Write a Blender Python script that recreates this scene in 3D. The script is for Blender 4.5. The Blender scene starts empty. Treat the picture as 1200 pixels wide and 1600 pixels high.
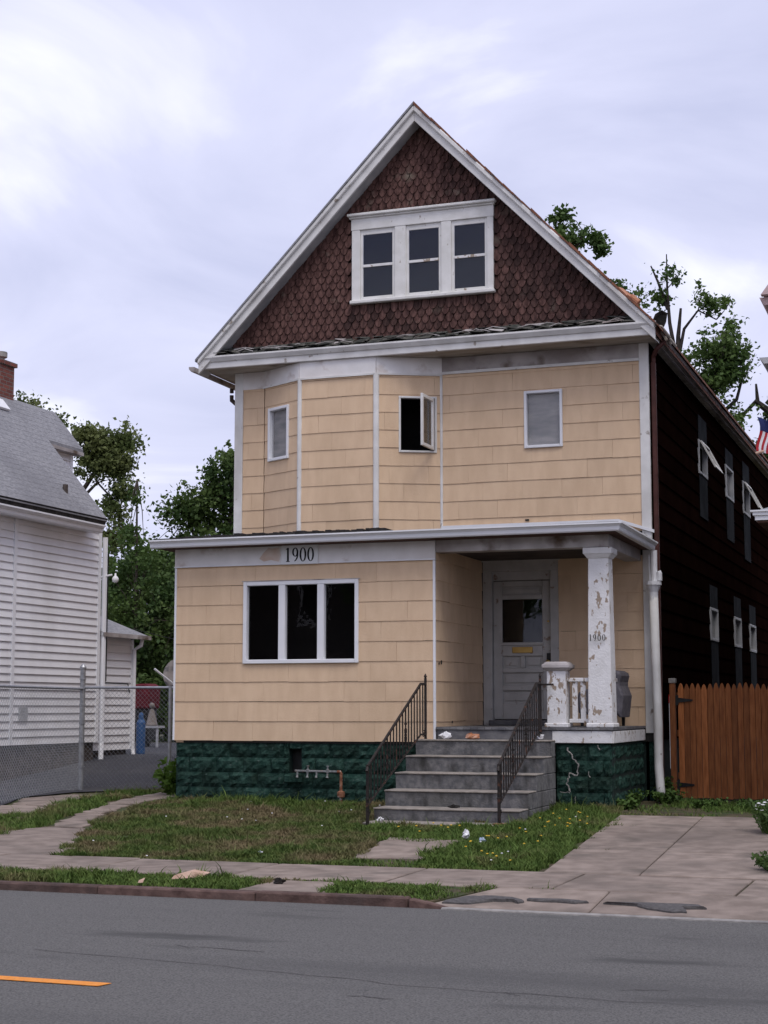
import bpy, math, random
import numpy as np
from mathutils import Vector
random.seed(7); rng = np.random.default_rng(7)
R = math.radians
scn = bpy.context.scene
COL = scn.collection

# ------------------------------------------------------------------ camera
cam_d = bpy.data.cameras.new('camera'); cam = bpy.data.objects.new('camera', cam_d); COL.objects.link(cam)
cam.location = (10.525, -20.63, 0.458)
cam.rotation_euler = (R(90 + 6.897), 0, R(19.69))
cam_d.sensor_fit = 'VERTICAL'; cam_d.sensor_height = 36; cam_d.lens = 2524 / 1600 * 36
cam_d.clip_start = 0.1; cam_d.clip_end = 2000
scn.camera = cam
scn.render.resolution_x, scn.render.resolution_y = 768, 1024

# ------------------------------------------------------------------ sky, sun, exposure
SUN_EL, SUN_AZ = 60, 140           # overcast: soft light from high on the front right of the house
world = bpy.data.worlds.new('World'); scn.world = world; world.use_nodes = True
def build_world():
    nt = world.node_tree; n = nt.nodes; l = nt.links; n.clear()
    out = n.new('ShaderNodeOutputWorld'); bg = n.new('ShaderNodeBackground')
    sky = n.new('ShaderNodeTexSky'); sky.sky_type = 'NISHITA'; sky.sun_disc = False
    sky.sun_elevation = R(SUN_EL); sky.sun_rotation = R(SUN_AZ); sky.air_density = 1.2; sky.dust_density = 2.0
    tc = n.new('ShaderNodeTexCoord'); sep = n.new('ShaderNodeSeparateXYZ'); l.new(tc.outputs['Generated'], sep.inputs[0])
    add = n.new('ShaderNodeMath'); add.operation = 'ADD'; add.inputs[1].default_value = 0.22
    ab = n.new('ShaderNodeMath'); ab.operation = 'MAXIMUM'; ab.inputs[1].default_value = 0.0
    l.new(sep.outputs[2], ab.inputs[0]); l.new(ab.outputs[0], add.inputs[0])
    div = n.new('ShaderNodeVectorMath'); div.operation = 'DIVIDE'
    cmb = n.new('ShaderNodeCombineXYZ')
    for i in range(3): l.new(add.outputs[0], cmb.inputs[i])
    l.new(tc.outputs['Generated'], div.inputs[0]); l.new(cmb.outputs[0], div.inputs[1])
    def noise(scale, detail, rough, off, dist=0.0):
        mp = n.new('ShaderNodeMapping'); mp.inputs['Location'].default_value = off
        l.new(div.outputs[0], mp.inputs[0])
        t = n.new('ShaderNodeTexNoise'); t.inputs['Scale'].default_value = scale; t.inputs['Detail'].default_value = detail
        t.inputs['Roughness'].default_value = rough; t.inputs['Distortion'].default_value = dist
        l.new(mp.outputs[0], t.inputs['Vector']); return t.outputs['Fac']
    big = noise(0.8, 3, 0.5, (2.3, 0.4, 1.1), 0.4)
    fine = noise(2.0, 6, 0.52, (0.7, 3.1, 0.3), 0.7)
    m = n.new('ShaderNodeMix'); m.data_type = 'FLOAT'; m.inputs[0].default_value = 0.48
    l.new(big, m.inputs[2]); l.new(fine, m.inputs[3])
    r = n.new('ShaderNodeValToRGB'); e = r.color_ramp.elements
    e[0].position = 0.38; e[0].color = (5.8, 6.05, 8.3, 1)
    e[1].position = 0.64; e[1].color = (12.2, 12.2, 12.8, 1)
    e.new(0.5).color = (7.3, 7.45, 9.7, 1)
    l.new(m.outputs[0], r.inputs[0])
    mx = n.new('ShaderNodeMix'); mx.data_type = 'RGBA'; mx.inputs[0].default_value = 0.9
    l.new(sky.outputs[0], mx.inputs[6]); l.new(r.outputs[0], mx.inputs[7])
    l.new(mx.outputs[2], bg.inputs[0]); bg.inputs[1].default_value = 0.1
    l.new(bg.outputs[0], out.inputs[0])
build_world()
sun_d = bpy.data.lights.new('sun', 'SUN'); sun = bpy.data.objects.new('sun', sun_d); COL.objects.link(sun)
sun_d.energy = 1.5; sun_d.angle = R(30); sun_d.color = (1.0, 0.95, 0.88)
_az, _el = R(SUN_AZ), R(SUN_EL)
_dir = Vector((math.sin(_az) * math.cos(_el), math.cos(_az) * math.cos(_el), math.sin(_el)))
sun.rotation_euler = _dir.to_track_quat('Z', 'Y').to_euler(); sun.location = (0, -20, 40)
vs = scn.view_settings; vs.view_transform = 'Standard'; vs.look = 'None'; vs.exposure = 0.15; vs.gamma = 1.0; vs.use_curve_mapping = False
scn.cycles.use_denoising = True
scn.cycles.max_bounces = 6; scn.cycles.transparent_max_bounces = 12

# ------------------------------------------------------------------ materials
def lin(r, g, b):
    f = lambda c: (c / 255 / 12.92) if c / 255 <= 0.04045 else ((c / 255 + 0.055) / 1.055) ** 2.4
    return (f(r), f(g), f(b))
def mat(name, a, b=None, scale=6.0, rough=0.8, bump=0.0, bscale=None, detail=6, lo=0.35, hi=0.65, stretch=(1, 1, 1),
        rand=0.0, wear=None, wscale=5.0, wlo=0.56, whi=0.6, wstretch=(1, 1, 1), metal=0.0, spec=0.3, coords='Object', stain=None, wmask=0.0):
    """principled surface: two tones mixed by noise, optional wear colour, per-object value shift, bump"""
    m = bpy.data.materials.new(name); m.use_nodes = True
    nt = m.node_tree; n = nt.nodes; l = nt.links
    p = n['Principled BSDF']; p.inputs['Roughness'].default_value = rough; p.inputs['Metallic'].default_value = metal
    p.inputs['Specular IOR Level'].default_value = spec
    geo = n.new('ShaderNodeNewGeometry')
    def tex(sc, st, det=detail, off=(0, 0, 0)):
        mp = n.new('ShaderNodeMapping'); mp.inputs['Scale'].default_value = st; mp.inputs['Location'].default_value = off
        l.new(geo.outputs['Position'], mp.inputs[0])
        t = n.new('ShaderNodeTexNoise'); t.inputs['Scale'].default_value = sc; t.inputs['Detail'].default_value = det
        l.new(mp.outputs[0], t.inputs['Vector']); return t.outputs['Fac']
    def ramp(fac, c0, c1, p0, p1):
        r = n.new('ShaderNodeValToRGB'); e = r.color_ramp.elements
        e[0].position = p0; e[0].color = (*c0, 1); e[1].position = p1; e[1].color = (*c1, 1)
        l.new(fac, r.inputs[0]); return r.outputs[0]
    def mix(fac, c0, c1, mode='MIX'):
        x = n.new('ShaderNodeMix'); x.data_type = 'RGBA'; x.blend_type = mode
        if isinstance(fac, float): x.inputs[0].default_value = fac
        else: l.new(fac, x.inputs[0])
        for s, c in ((6, c0), (7, c1)):
            if isinstance(c, tuple): x.inputs[s].default_value = (*c, 1)
            else: l.new(c, x.inputs[s])
        return x.outputs[2]
    col = ramp(tex(scale, stretch), a, b or a, lo, hi)
    if stain:
        col = mix(ramp(tex(stain[1], stain[2] if len(stain) > 2 else (1, 1, 1), 4, (3, 7, 1)), (0, 0, 0), (stain[3] if len(stain) > 3 else 0.8,) * 3, 0.5, 0.72), col, stain[0])
    if wear:
        wf = tex(wscale, wstretch, 8, (11, 5, 2))
        if wmask:
            ma = n.new('ShaderNodeMath'); ma.operation = 'MULTIPLY_ADD'; ma.inputs[1].default_value = wmask; l.new(tex(1.9, (1, 1, .8), 3, (2, 9, 4)), ma.inputs[0]); l.new(wf, ma.inputs[2])
            mb_ = n.new('ShaderNodeMath'); mb_.operation = 'SUBTRACT'; mb_.inputs[1].default_value = wmask * .5; l.new(ma.outputs[0], mb_.inputs[0]); wf = mb_.outputs[0]
        col = mix(ramp(wf, (0, 0, 0), (1, 1, 1), wlo, whi), col, wear)
    if rand:
        oi = n.new('ShaderNodeObjectInfo')
        mr = n.new('ShaderNodeMapRange'); mr.inputs[3].default_value = 1 - rand; mr.inputs[4].default_value = 1 + rand
        l.new(oi.outputs['Random'], mr.inputs[0])
        h = n.new('ShaderNodeHueSaturation'); l.new(mr.outputs[0], h.inputs['Value']); l.new(col, h.inputs['Color']); col = h.outputs[0]
    l.new(col, p.inputs['Base Color'])
    if bump:
        bp = n.new('ShaderNodeBump'); bp.inputs['Strength'].default_value = bump; bp.inputs['Distance'].default_value = 0.02
        l.new(tex(bscale or scale * 4, stretch), bp.inputs['Height']); l.new(bp.outputs[0], p.inputs['Normal'])
    return m
def glass_mat(name, tint=(1, 1, 1), ior=1.40, rough=0.01):
    m = bpy.data.materials.new(name); m.use_nodes = True; nt = m.node_tree; n = nt.nodes; l = nt.links; n.clear()
    o = n.new('ShaderNodeOutputMaterial'); f0 = ((ior - 1) / (ior + 1)) ** 2; lw = n.new('ShaderNodeLayerWeight'); lw.inputs[0].default_value = .5
    pw = n.new('ShaderNodeMath'); pw.operation = 'POWER'; pw.inputs[1].default_value = 5; l.new(lw.outputs['Facing'], pw.inputs[0])
    fr = n.new('ShaderNodeMath'); fr.operation = 'MULTIPLY_ADD'; fr.inputs[1].default_value = 1 - f0; fr.inputs[2].default_value = f0; l.new(pw.outputs[0], fr.inputs[0])
    tr = n.new('ShaderNodeBsdfTransparent'); tr.inputs[0].default_value = (*tint, 1)
    gl = n.new('ShaderNodeBsdfGlossy'); gl.inputs['Roughness'].default_value = rough
    mx = n.new('ShaderNodeMixShader'); l.new(fr.outputs[0], mx.inputs[0]); l.new(tr.outputs[0], mx.inputs[1]); l.new(gl.outputs[0], mx.inputs[2])
    tc = n.new('ShaderNodeNewGeometry'); t = n.new('ShaderNodeTexNoise'); t.inputs['Scale'].default_value = 2.2; t.inputs['Detail'].default_value = 3
    l.new(tc.outputs['Position'], t.inputs['Vector'])
    b = n.new('ShaderNodeBump'); b.inputs['Strength'].default_value = 0.04; b.inputs['Distance'].default_value = 0.05
    l.new(t.outputs['Fac'], b.inputs['Height']); l.new(b.outputs[0], gl.inputs['Normal'])
    l.new(mx.outputs[0], o.inputs[0]); return m

M = {}
M['siding'] = mat('tan_siding', (.655, .472, .312), (.715, .525, .352), 3.0, .8, .25, 60, stretch=(2.4, 2.4, .8), rand=.035, stain=((.44, .31, .19), .9, (1, 1, .5), .3))
M['white'] = mat('white_paint', (.66, .65, .63), (.77, .76, .74), 4, .6, .05, wear=(.30, .26, .22), wscale=7, wlo=.66, whi=.72, stain=((.40, .37, .34), 1.6, (1, 1, .6), .5))
M['peel'] = mat('peeling_white_paint', (.68, .67, .66), (.78, .77, .77), 5, .7, .3, 40, wear=(.34, .27, .21), wscale=19, wlo=.60, whi=.64, wstretch=(1, 1, .6), wmask=.55)
M['oldwhite'] = mat('old_cream_paint', (.66, .65, .62), (.76, .75, .73), 5, .7, .2, 40, wear=(.30, .25, .20), wscale=16, wlo=.66, whi=.72, wstretch=(1, 1, .5))
M['whitevinyl'] = mat('white_vinyl_trim', (.74, .75, .78), (.80, .80, .82), 3, .4)
M['dirtywhite'] = mat('dirty_white_board', (.30, .27, .26), (.52, .49, .48), 2.2, .8, .1, wear=(.12, .085, .06), wscale=2.2, wlo=.56, whi=.70, stain=((.20, .15, .12), 1.2, (.6, .6, 1), .7))
M['soffit'] = mat('stained_soffit', (.30, .26, .21), (.44, .40, .35), 1.6, .85, .1, stretch=(1, 4, 1), wear=(.13, .10, .07), wscale=1.7, wlo=.55, whi=.72)
M['frieze'] = mat('frieze_paint', (.72, .70, .69), (.82, .80, .79), 3, .75, .1, wear=(.36, .26, .20), wscale=2.5, wlo=.58, whi=.74, stain=((.55, .48, .43), 1.1, (1, 1, 1), .5))
M['rust_stain'] = mat('rusty_board', (.62, .46, .36), (.70, .62, .57), 5, .8)
M['shingle'] = mat('brown_wood_shingle', (.038, .0165, .0135), (.105, .054, .045), 6, .85, .4, 70, rand=.42, stretch=(4, 4, .7), wear=(.14, .11, .085), wscale=3.5, wlo=.62, whi=.78)
M['shingleback'] = mat('shingle_backing', (.028, .012, .011), (.035, .016, .013), 5)
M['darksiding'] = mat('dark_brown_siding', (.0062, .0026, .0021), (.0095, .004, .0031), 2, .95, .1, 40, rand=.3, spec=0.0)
M['roof'] = mat('brown_roofing', (.16, .07, .045), (.26, .11, .065), 7, .9, .3, wear=(.10, .07, .06), wscale=9)
M['blackroof'] = mat('black_felt_roofing', (.012, .011, .011), (.04, .036, .034), 7, .95, .5)
M['pent'] = mat('old_pent_roofing', (.035, .04, .035), (.11, .105, .09), 9, .95, .5, wear=(.02, .02, .02), wscale=8)
M['green'] = mat('dark_green_painted_block', (.010, .031, .024), (.031, .066, .052), 16, .9, 1.0, 26, rand=.22, wear=(.07, .10, .09), wscale=22, wlo=.6, whi=.76, stain=((.012, .02, .014), 3, (1, 1, 1), .7), spec=.1)
M['greengap'] = mat('dark_mortar', (.010, .022, .019), (.016, .03, .026), 9)
M['stone'] = mat('grey_rubble', (.07, .06, .05), (.16, .14, .12), 8, .9, .5)
M['concrete'] = mat('weathered_concrete', (.21, .20, .19), (.34, .32, .30), 7, .9, .35, 60, wear=(.13, .12, .115), wscale=3.5, wlo=.55, whi=.72)
M['stepconc'] = mat('step_concrete', (.125, .126, .13), (.22, .212, .207), 16, .92, .5, 60, wear=(.055, .053, .05), wscale=6, wlo=.50, whi=.70, wstretch=(1, 1, .45), stain=((.11, .105, .095), 2.2, (1, 1, .5), .7))
M['tread'] = mat('worn_tread_concrete', (.235, .208, .18), (.33, .295, .26), 9, .92, .4, 60, wear=(.15, .14, .13), wscale=4, wlo=.55, whi=.7)
M['walk'] = mat('pavement_concrete', (.205, .163, .135), (.30, .243, .205), 5, .92, .3, 70, rand=.10, wear=(.145, .12, .10), wscale=2.4, wlo=.52, whi=.72, stain=((.14, .115, .098), .8, (1, 1, 1), .6))
M['asphalt'] = mat('old_grey_asphalt', (.082, .080, .077), (.205, .198, .187), 75, .9, .9, 110, detail=3, lo=.3, hi=.7, stain=((.088, .086, .084), .45, (.22, 1.7, 1), .8), wear=(.085, .083, .08), wscale=1.6, wlo=.60, whi=.72, wstretch=(.35, 1.2, 1))
M['lot'] = mat('dark_lot_asphalt', (.030, .030, .036), (.052, .052, .060), 40, .9, .3, 120, stain=((.07, .068, .07), .8))
M['tar'] = mat('tar_patch', (.075, .07, .07), (.115, .108, .105), 30, .9, .4)
M['kerb'] = mat('red_sandstone_kerb', (.065, .038, .032), (.135, .085, .072), 7, .9, .4, 50, rand=.2, stain=((.055, .045, .042), 2))
M['orange'] = mat('road_paint_orange', (.72, .25, .035), (.78, .30, .06), 20, .8, .2, wear=(.28, .2, .12), wscale=30, wlo=.62, whi=.72)
M['soil'] = mat('lawn_soil', (.05, .04, .025), (.11, .088, .05), 5, .95, .5, wear=(.045, .06, .02), wscale=3, wlo=.45, whi=.6)
M['ground'] = mat('far_ground', (.05, .06, .025), (.09, .08, .05), .8, .95)
def grass_mat(name, g0, g1, dry, plo, phi, sc=1.3):
    return mat(name, g0, g1, 9, .75, wear=dry, wscale=sc, wlo=plo, whi=phi, spec=.2)
M['grass_lawn'] = grass_mat('lawn_grass', (.050, .090, .018), (.11, .145, .036), (.175, .138, .072), .46, .64)
M['grass_green'] = grass_mat('green_grass', (.054, .10, .018), (.12, .175, .040), (.165, .135, .065), .53, .70)
M['weed'] = mat('weed_leaf', (.035, .075, .014), (.08, .14, .025), 12, .7)
M['iron'] = mat('black_wrought_iron', (.012, .011, .011), (.03, .022, .018), 25, .6, wear=(.09, .04, .025), wscale=14, wlo=.6, whi=.68)
M['wood'] = mat('stained_cedar', (.235, .075, .022), (.36, .128, .042), 5, .7, .3, 40, stretch=(6, 6, .8), rand=.30)
M['woodpost'] = mat('gate_post_wood', (.17, .055, .018), (.25, .09, .03), 6, .7, stretch=(5, 5, 1))
M['black'] = mat('black_metal', (.01, .01, .01), (.02, .02, .02), 8, .5)
M['darkin'] = mat('dark_interior', (.03, .028, .026), (.045, .042, .04), 2, .9)
M['curtain_sheen'] = mat('grey_curtain_sheen', (.20, .20, .205), (.32, .305, .30), 3.2, .9, stretch=(1, 1, 3))  # curtain tone; on the upper right window it also stands in for mirrored sky
M['panelgrey'] = mat('grey_infill_panel', (.016, .018, .021), (.028, .031, .035), 3, .85, spec=.02)
M['sidetrim'] = mat('grey_window_trim', (.34, .35, .37), (.46, .46, .47), 5, .6)
M['glass'] = glass_mat('window_glass')
M['oldglass'] = glass_mat('old_attic_glass', tint=(.8, .85, 1), ior=1.36)
M['room_shade'] = mat('painted_room_shade', (.012, .012, .013), (.018, .017, .017), 2, .9, spec=0.0)  # near-black colour stands in for the shade of unlit rooms
M['galv'] = mat('galvanised_steel', (.30, .31, .33), (.42, .43, .45), 14, .45, metal=.6)
M['mesh'] = mat('chain_link_wire', (.26, .27, .29), (.36, .37, .39), 14, .5, metal=.5)
M['rust'] = mat('rusty_pipe', (.17, .06, .03), (.30, .15, .09), 18, .8, wear=(.4, .36, .33), wscale=16, wlo=.58, whi=.64)
M['pipe'] = mat('grey_pipe', (.12, .125, .125), (.22, .225, .225), 22, .5, wear=(.25, .13, .08), wscale=16, wlo=.6, whi=.7)
M['browndown'] = mat('brown_downspout', (.055, .018, .014), (.085, .03, .024), 6, .6)
M['doorpaint'] = mat('grey_white_door_paint', (.40, .39, .375), (.48, .47, .455), 5, .6, .1, wear=(.24, .18, .14), wscale=8, wlo=.64, whi=.70)
M['brass'] = mat('brass', (.42, .27, .08), (.5, .34, .12), 9, .35, metal=.8)
M['porchwood'] = mat('grey_porch_boards', (.10, .10, .11), (.18, .175, .175), 7, .8, .2, rand=.2)
M['fabric'] = mat('grey_upholstery', (.10, .095, .11), (.16, .15, .165), 12, .95, .2)
M['digit'] = mat('black_digit', (.008, .008, .009), None, 4, .5)
M['digitworn'] = mat('worn_digit', (.025, .025, .025), (.06, .055, .055), 40, .6)
M['plaque'] = mat('grey_white_plaque', (.74, .75, .76), (.80, .81, .82), 8, .5)
M['lhsiding'] = mat('white_vinyl_siding', (.80, .80, .82), (.85, .85, .87), 2, .55, rand=.03, stain=((.62, .61, .60), .9, (1, 1, .3), .6))
M['lhtrim'] = mat('white_aluminium_trim', (.80, .81, .84), (.85, .85, .87), 3, .4)
M['lhroof'] = mat('grey_asphalt_shingle', (.21, .21, .225), (.31, .31, .325), 14, .95, .4, 60, stretch=(1.6, .8, 2.2), stain=((.17, .17, .185), .5))
M['lhfound'] = mat('dark_foundation', (.05, .04, .035), (.10, .08, .07), 6, .9, .4)
M['blue'] = mat('blue_paint', (.03, .085, .22), (.045, .12, .28), 8, .5)
M['dish'] = mat('faded_dish', (.20, .18, .17), (.34, .31, .30), 6, .7, wear=(.10, .10, .11), wscale=6, wlo=.5, whi=.62)
M['redcloth'] = mat('dark_red_cloth', (.085, .007, .014), (.13, .012, .02), 6, .9)
M['cream'] = mat('cream_plaster', (.16, .14, .125), (.25, .22, .20), 10, .8)
M['bark'] = mat('tree_bark', (.045, .036, .028), (.10, .08, .065), 8, .9, .5, stretch=(3, 3, .6))
M['darkbark'] = mat('dark_bark', (.02, .017, .015), (.045, .036, .03), 8, .9)
def leaf_mat(name, a, b):
    m = mat(name, a, b, .9, .6, spec=.25, lo=.4, hi=.6)
    n = m.node_tree.nodes; l = m.node_tree.links; p = n['Principled BSDF']; o = n['Material Output']
    t = n.new('ShaderNodeBsdfTranslucent'); mx = n.new('ShaderNodeMixShader'); mx.inputs[0].default_value = .35
    src = p.inputs['Base Color'].links[0].from_socket
    l.new(src, t.inputs[0]); l.new(p.outputs[0], mx.inputs[1]); l.new(t.outputs[0], mx.inputs[2]); l.new(mx.outputs[0], o.inputs[0])
    return m
M['leaf'] = leaf_mat('maple_leaf', (.06, .11, .028), (.12, .185, .05))
M['leafdark'] = leaf_mat('dense_leaf', (.05, .094, .026), (.115, .17, .047))
M['leafolive'] = leaf_mat('olive_leaf', (.095, .13, .04), (.165, .19, .068))
M['leafbright'] = leaf_mat('fresh_leaf', (.08, .16, .02), (.12, .20, .035))
M['flower'] = mat('white_petals', (.75, .75, .74), (.8, .8, .8), 9, .8)
M['yellow'] = mat('yellow_petals', (.7, .42, .03), (.75, .5, .06), 9, .8)
M['pinktrim'] = mat('pink_painted_trim', (.50, .36, .36), (.58, .44, .43), 4, .7)
M['purple'] = mat('mauve_grey_siding', (.17, .15, .2), (.23, .21, .26), 3, .8)
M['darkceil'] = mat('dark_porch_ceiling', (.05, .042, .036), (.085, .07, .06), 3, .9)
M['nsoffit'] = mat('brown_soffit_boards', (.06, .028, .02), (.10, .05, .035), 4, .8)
M['litterwhite'] = mat('white_plastic', (.75, .75, .77), (.82, .82, .83), 9, .5)
M['litterorange'] = mat('orange_bag', (.42, .17, .08), (.55, .35, .26), 14, .6)
M['litterblue'] = mat('pale_blue_plastic', (.25, .33, .45), (.35, .42, .52), 9, .5)
M['litterblack'] = mat('black_rag', (.012, .011, .011), (.03, .025, .022), 14, .9)
M['timber'] = mat('pale_broken_timber', (.42, .27, .19), (.55, .38, .29), 12, .8)
M['terracotta'] = mat('torn_orange_roofing', (.34, .13, .07), (.5, .26, .16), 14, .9)
def brick_mat():
    m = bpy.data.materials.new('chimney_brick'); m.use_nodes = True; n = m.node_tree.nodes; l = m.node_tree.links; p = n['Principled BSDF']
    geo = n.new('ShaderNodeNewGeometry'); sp = n.new('ShaderNodeSeparateXYZ'); cb = n.new('ShaderNodeCombineXYZ'); ad = n.new('ShaderNodeMath')
    l.new(geo.outputs['Position'], sp.inputs[0]); l.new(sp.outputs[0], ad.inputs[0]); l.new(sp.outputs[1], ad.inputs[1])
    l.new(ad.outputs[0], cb.inputs[0]); l.new(sp.outputs[2], cb.inputs[1])
    b = n.new('ShaderNodeTexBrick'); b.inputs['Scale'].default_value = 1; b.inputs['Brick Width'].default_value = .21; b.inputs['Row Height'].default_value = .075
    b.inputs['Mortar Size'].default_value = .008; b.inputs['Color1'].default_value = (.22, .065, .045, 1); b.inputs['Color2'].default_value = (.14, .04, .03, 1)
    b.inputs['Mortar'].default_value = (.16, .13, .115, 1); l.new(cb.outputs[0], b.inputs['Vector']); l.new(b.outputs['Color'], p.inputs['Base Color'])
    p.inputs['Roughness'].default_value = .9
    bp = n.new('ShaderNodeBump'); bp.inputs['Strength'].default_value = .6; bp.inputs['Distance'].default_value = .01; bp.invert = True
    l.new(b.outputs['Fac'], bp.inputs['Height']); l.new(bp.outputs[0], p.inputs['Normal'])
    return m
M['brick'] = brick_mat()

# ------------------------------------------------------------------ geometry helpers
WORLD = {}                                        # world origin of every object (nothing that parents is rotated)
class MB:
    """collects world-space vertices and faces; build() links them as one mesh object"""
    def __init__(s): s.v = []; s.f = []
    def add(s, vs, fs):
        o = len(s.v); s.v += [tuple(map(float, p)) for p in vs]; s.f += [tuple(i + o for i in f) for f in fs]; return s
    def hexa(s, p):                               # 8 points: bottom loop, top loop
        return s.add(p, [(3, 2, 1, 0), (4, 5, 6, 7), (0, 1, 5, 4), (1, 2, 6, 5), (2, 3, 7, 6), (3, 0, 4, 7)])
    def box(s, x0, x1, y0, y1, z0, z1):
        return s.hexa([(x0, y0, z0), (x1, y0, z0), (x1, y1, z0), (x0, y1, z0), (x0, y0, z1), (x1, y0, z1), (x1, y1, z1), (x0, y1, z1)])
    def taper(s, cx, cy, z0, z1, w0, w1):
        a, b = w0 / 2, w1 / 2
        return s.hexa([(cx - a, cy - a, z0), (cx + a, cy - a, z0), (cx + a, cy + a, z0), (cx - a, cy + a, z0),
                       (cx - b, cy - b, z1), (cx + b, cy - b, z1), (cx + b, cy + b, z1), (cx - b, cy + b, z1)])
    def prism(s, pts, vec):                       # planar polygon swept along vec
        n = len(pts); P = [Vector(p) for p in pts]; V = Vector(vec)
        nn = Vector((0, 0, 0))
        for i in range(n): nn += P[i].cross(P[(i + 1) % n])
        if nn.dot(V) < 0: P.reverse()
        return s.add(P + [p + V for p in P], [tuple(range(n))[::-1], tuple(range(n, 2 * n))] + [(i, (i + 1) % n, n + (i + 1) % n, n + i) for i in range(n)])
    def tube(s, pts, r, k=8, cap=True):
        P = [Vector(p) for p in pts]; rs = r if isinstance(r, (list, tuple)) else [r] * len(P); vs = []; fs = []
        up = None
        for i, p in enumerate(P):
            t = ((P[min(i + 1, len(P) - 1)] - P[max(i - 1, 0)])).normalized()
            if up is None: up = t.orthogonal().normalized()
            up = (up - t * up.dot(t)).normalized(); b = t.cross(up)
            for j in range(k):
                a = 2 * math.pi * j / k; vs.append(p + (up * math.cos(a) + b * math.sin(a)) * rs[i])
        for i in range(len(P) - 1):
            for j in range(k):
                fs.append((i * k + j, i * k + (j + 1) % k, (i + 1) * k + (j + 1) % k, (i + 1) * k + j))
        if cap: fs += [tuple(range(k))[::-1], tuple(range((len(P) - 1) * k, len(P) * k))]
        return s.add(vs, fs)
    def lathe(s, c, prof, k=14):                  # (radius, z) pairs about a vertical axis
        vs = []; fs = []
        for r, z in prof:
            for j in range(k):
                a = 2 * math.pi * j / k; vs.append((c[0] + r * math.cos(a), c[1] + r * math.sin(a), c[2] + z))
        for i in range(len(prof) - 1):
            for j in range(k): fs.append((i * k + j, i * k + (j + 1) % k, (i + 1) * k + (j + 1) % k, (i + 1) * k + j))
        fs += [tuple(range(k))[::-1], tuple(range((len(prof) - 1) * k, len(prof) * k))]
        return s.add(vs, fs)
    def build(s, name, m, parent=None, smooth=False, bevel=0.0, origin=None):
        v = np.array(s.v); lo, hi = v.min(0), v.max(0)
        o = np.array(origin if origin is not None else ((lo[0] + hi[0]) / 2, (lo[1] + hi[1]) / 2, lo[2]), float)
        me = bpy.data.meshes.new(name); me.from_pydata((v - o).tolist(), [], s.f); me.update()
        return place(name, me, m, parent, o, smooth, bevel)
def place(name, me, m, parent, o, smooth=False, bevel=0.0):
    if m and not me.materials: me.materials.append(M[m] if isinstance(m, str) else m)
    if smooth: me.polygons.foreach_set('use_smooth', [True] * len(me.polygons))
    ob = bpy.data.objects.new(name, me); COL.objects.link(ob)
    if parent: ob.parent = parent; ob.location = Vector(o) - WORLD[parent.name]
    else: ob.location = o
    WORLD[ob.name] = Vector(o)
    if bevel:
        b = ob.modifiers.new('bevel', 'BEVEL'); b.width = bevel; b.segments = 1; b.limit_method = 'ANGLE'
    return ob
def shared(name, me, m, parent, o, rotz=0.0, scale=None, rot=None):
    ob = place(name, me, m, parent, o)
    ob.rotation_euler = rot if rot is not None else (0, 0, rotz)
    if scale: ob.scale = scale
    return ob
def empty(name, loc):
    o = bpy.data.objects.new(name, None); COL.objects.link(o); o.location = loc; o.empty_display_size = .3; WORLD[o.name] = Vector(loc); return o
def tag(o, label=None, cat=None, group=None, kind=None):
    if label: o['label'] = label
    if cat: o['category'] = cat
    if group: o['group'] = group
    if kind: o['kind'] = kind
    return o
def raw(name, v, f, m, parent=None, origin=(0, 0, 0)):   # big numpy meshes (v: n,3  f: k,3 or k,4)
    me = bpy.data.meshes.new(name); k, w = f.shape
    me.vertices.add(len(v)); me.vertices.foreach_set('co', (v - np.array(origin)).astype(np.float32).ravel())
    me.loops.add(k * w); me.loops.foreach_set('vertex_index', f.astype(np.int32).ravel())
    me.polygons.add(k); me.polygons.foreach_set('loop_start', np.arange(0, k * w, w, dtype=np.int32)); me.polygons.foreach_set('loop_total', np.full(k, w, dtype=np.int32))
    me.update(calc_edges=True); me.validate()
    return place(name, me, m, parent, origin)

class Frame:
    """a vertical wall plane: s along it, d outwards, z up"""
    def __init__(s, p, u):
        s.p = Vector((p[0], p[1], 0)); s.u = Vector((u[0], u[1], 0)).normalized(); s.n = Vector((s.u.y, -s.u.x, 0)); s.rot = math.atan2(s.u.y, s.u.x)
    def at(s, a, d, z): return s.p + s.u * a + s.n * d + Vector((0, 0, z))
    def box(s, mb, a0, a1, d0, d1, z0, z1):       # d0 inner, d1 outer
        return mb.hexa([s.at(a0, d1, z0), s.at(a1, d1, z0), s.at(a1, d0, z0), s.at(a0, d0, z0), s.at(a0, d1, z1), s.at(a1, d1, z1), s.at(a1, d0, z1), s.at(a0, d0, z1)])
def minus(r, holes):
    out = [r]
    for h in holes:
        nx = []
        for a in out:
            if h[0] >= a[1] or h[1] <= a[0] or h[2] >= a[3] or h[3] <= a[2]: nx.append(a); continue
            x0, x1 = max(a[0], h[0]), min(a[1], h[1])
            if a[0] < x0: nx.append((a[0], x0, a[2], a[3]))
            if x1 < a[1]: nx.append((x1, a[1], a[2], a[3]))
            if a[2] < h[2]: nx.append((x0, x1, a[2], h[2]))
            if h[3] < a[3]: nx.append((x0, x1, h[3], a[3]))
        out = nx
    return out
def wall(F, name, parent, s0, s1, z0, z1, holes, m='darkin', d0=-.14, d1=-.022):
    mb = MB()
    for a in minus((s0, s1, z0, z1), holes): F.box(mb, a[0], a[1], d0, d1, a[2], a[3])
    return mb.build(name, m, parent)
_shmesh = {}
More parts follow.
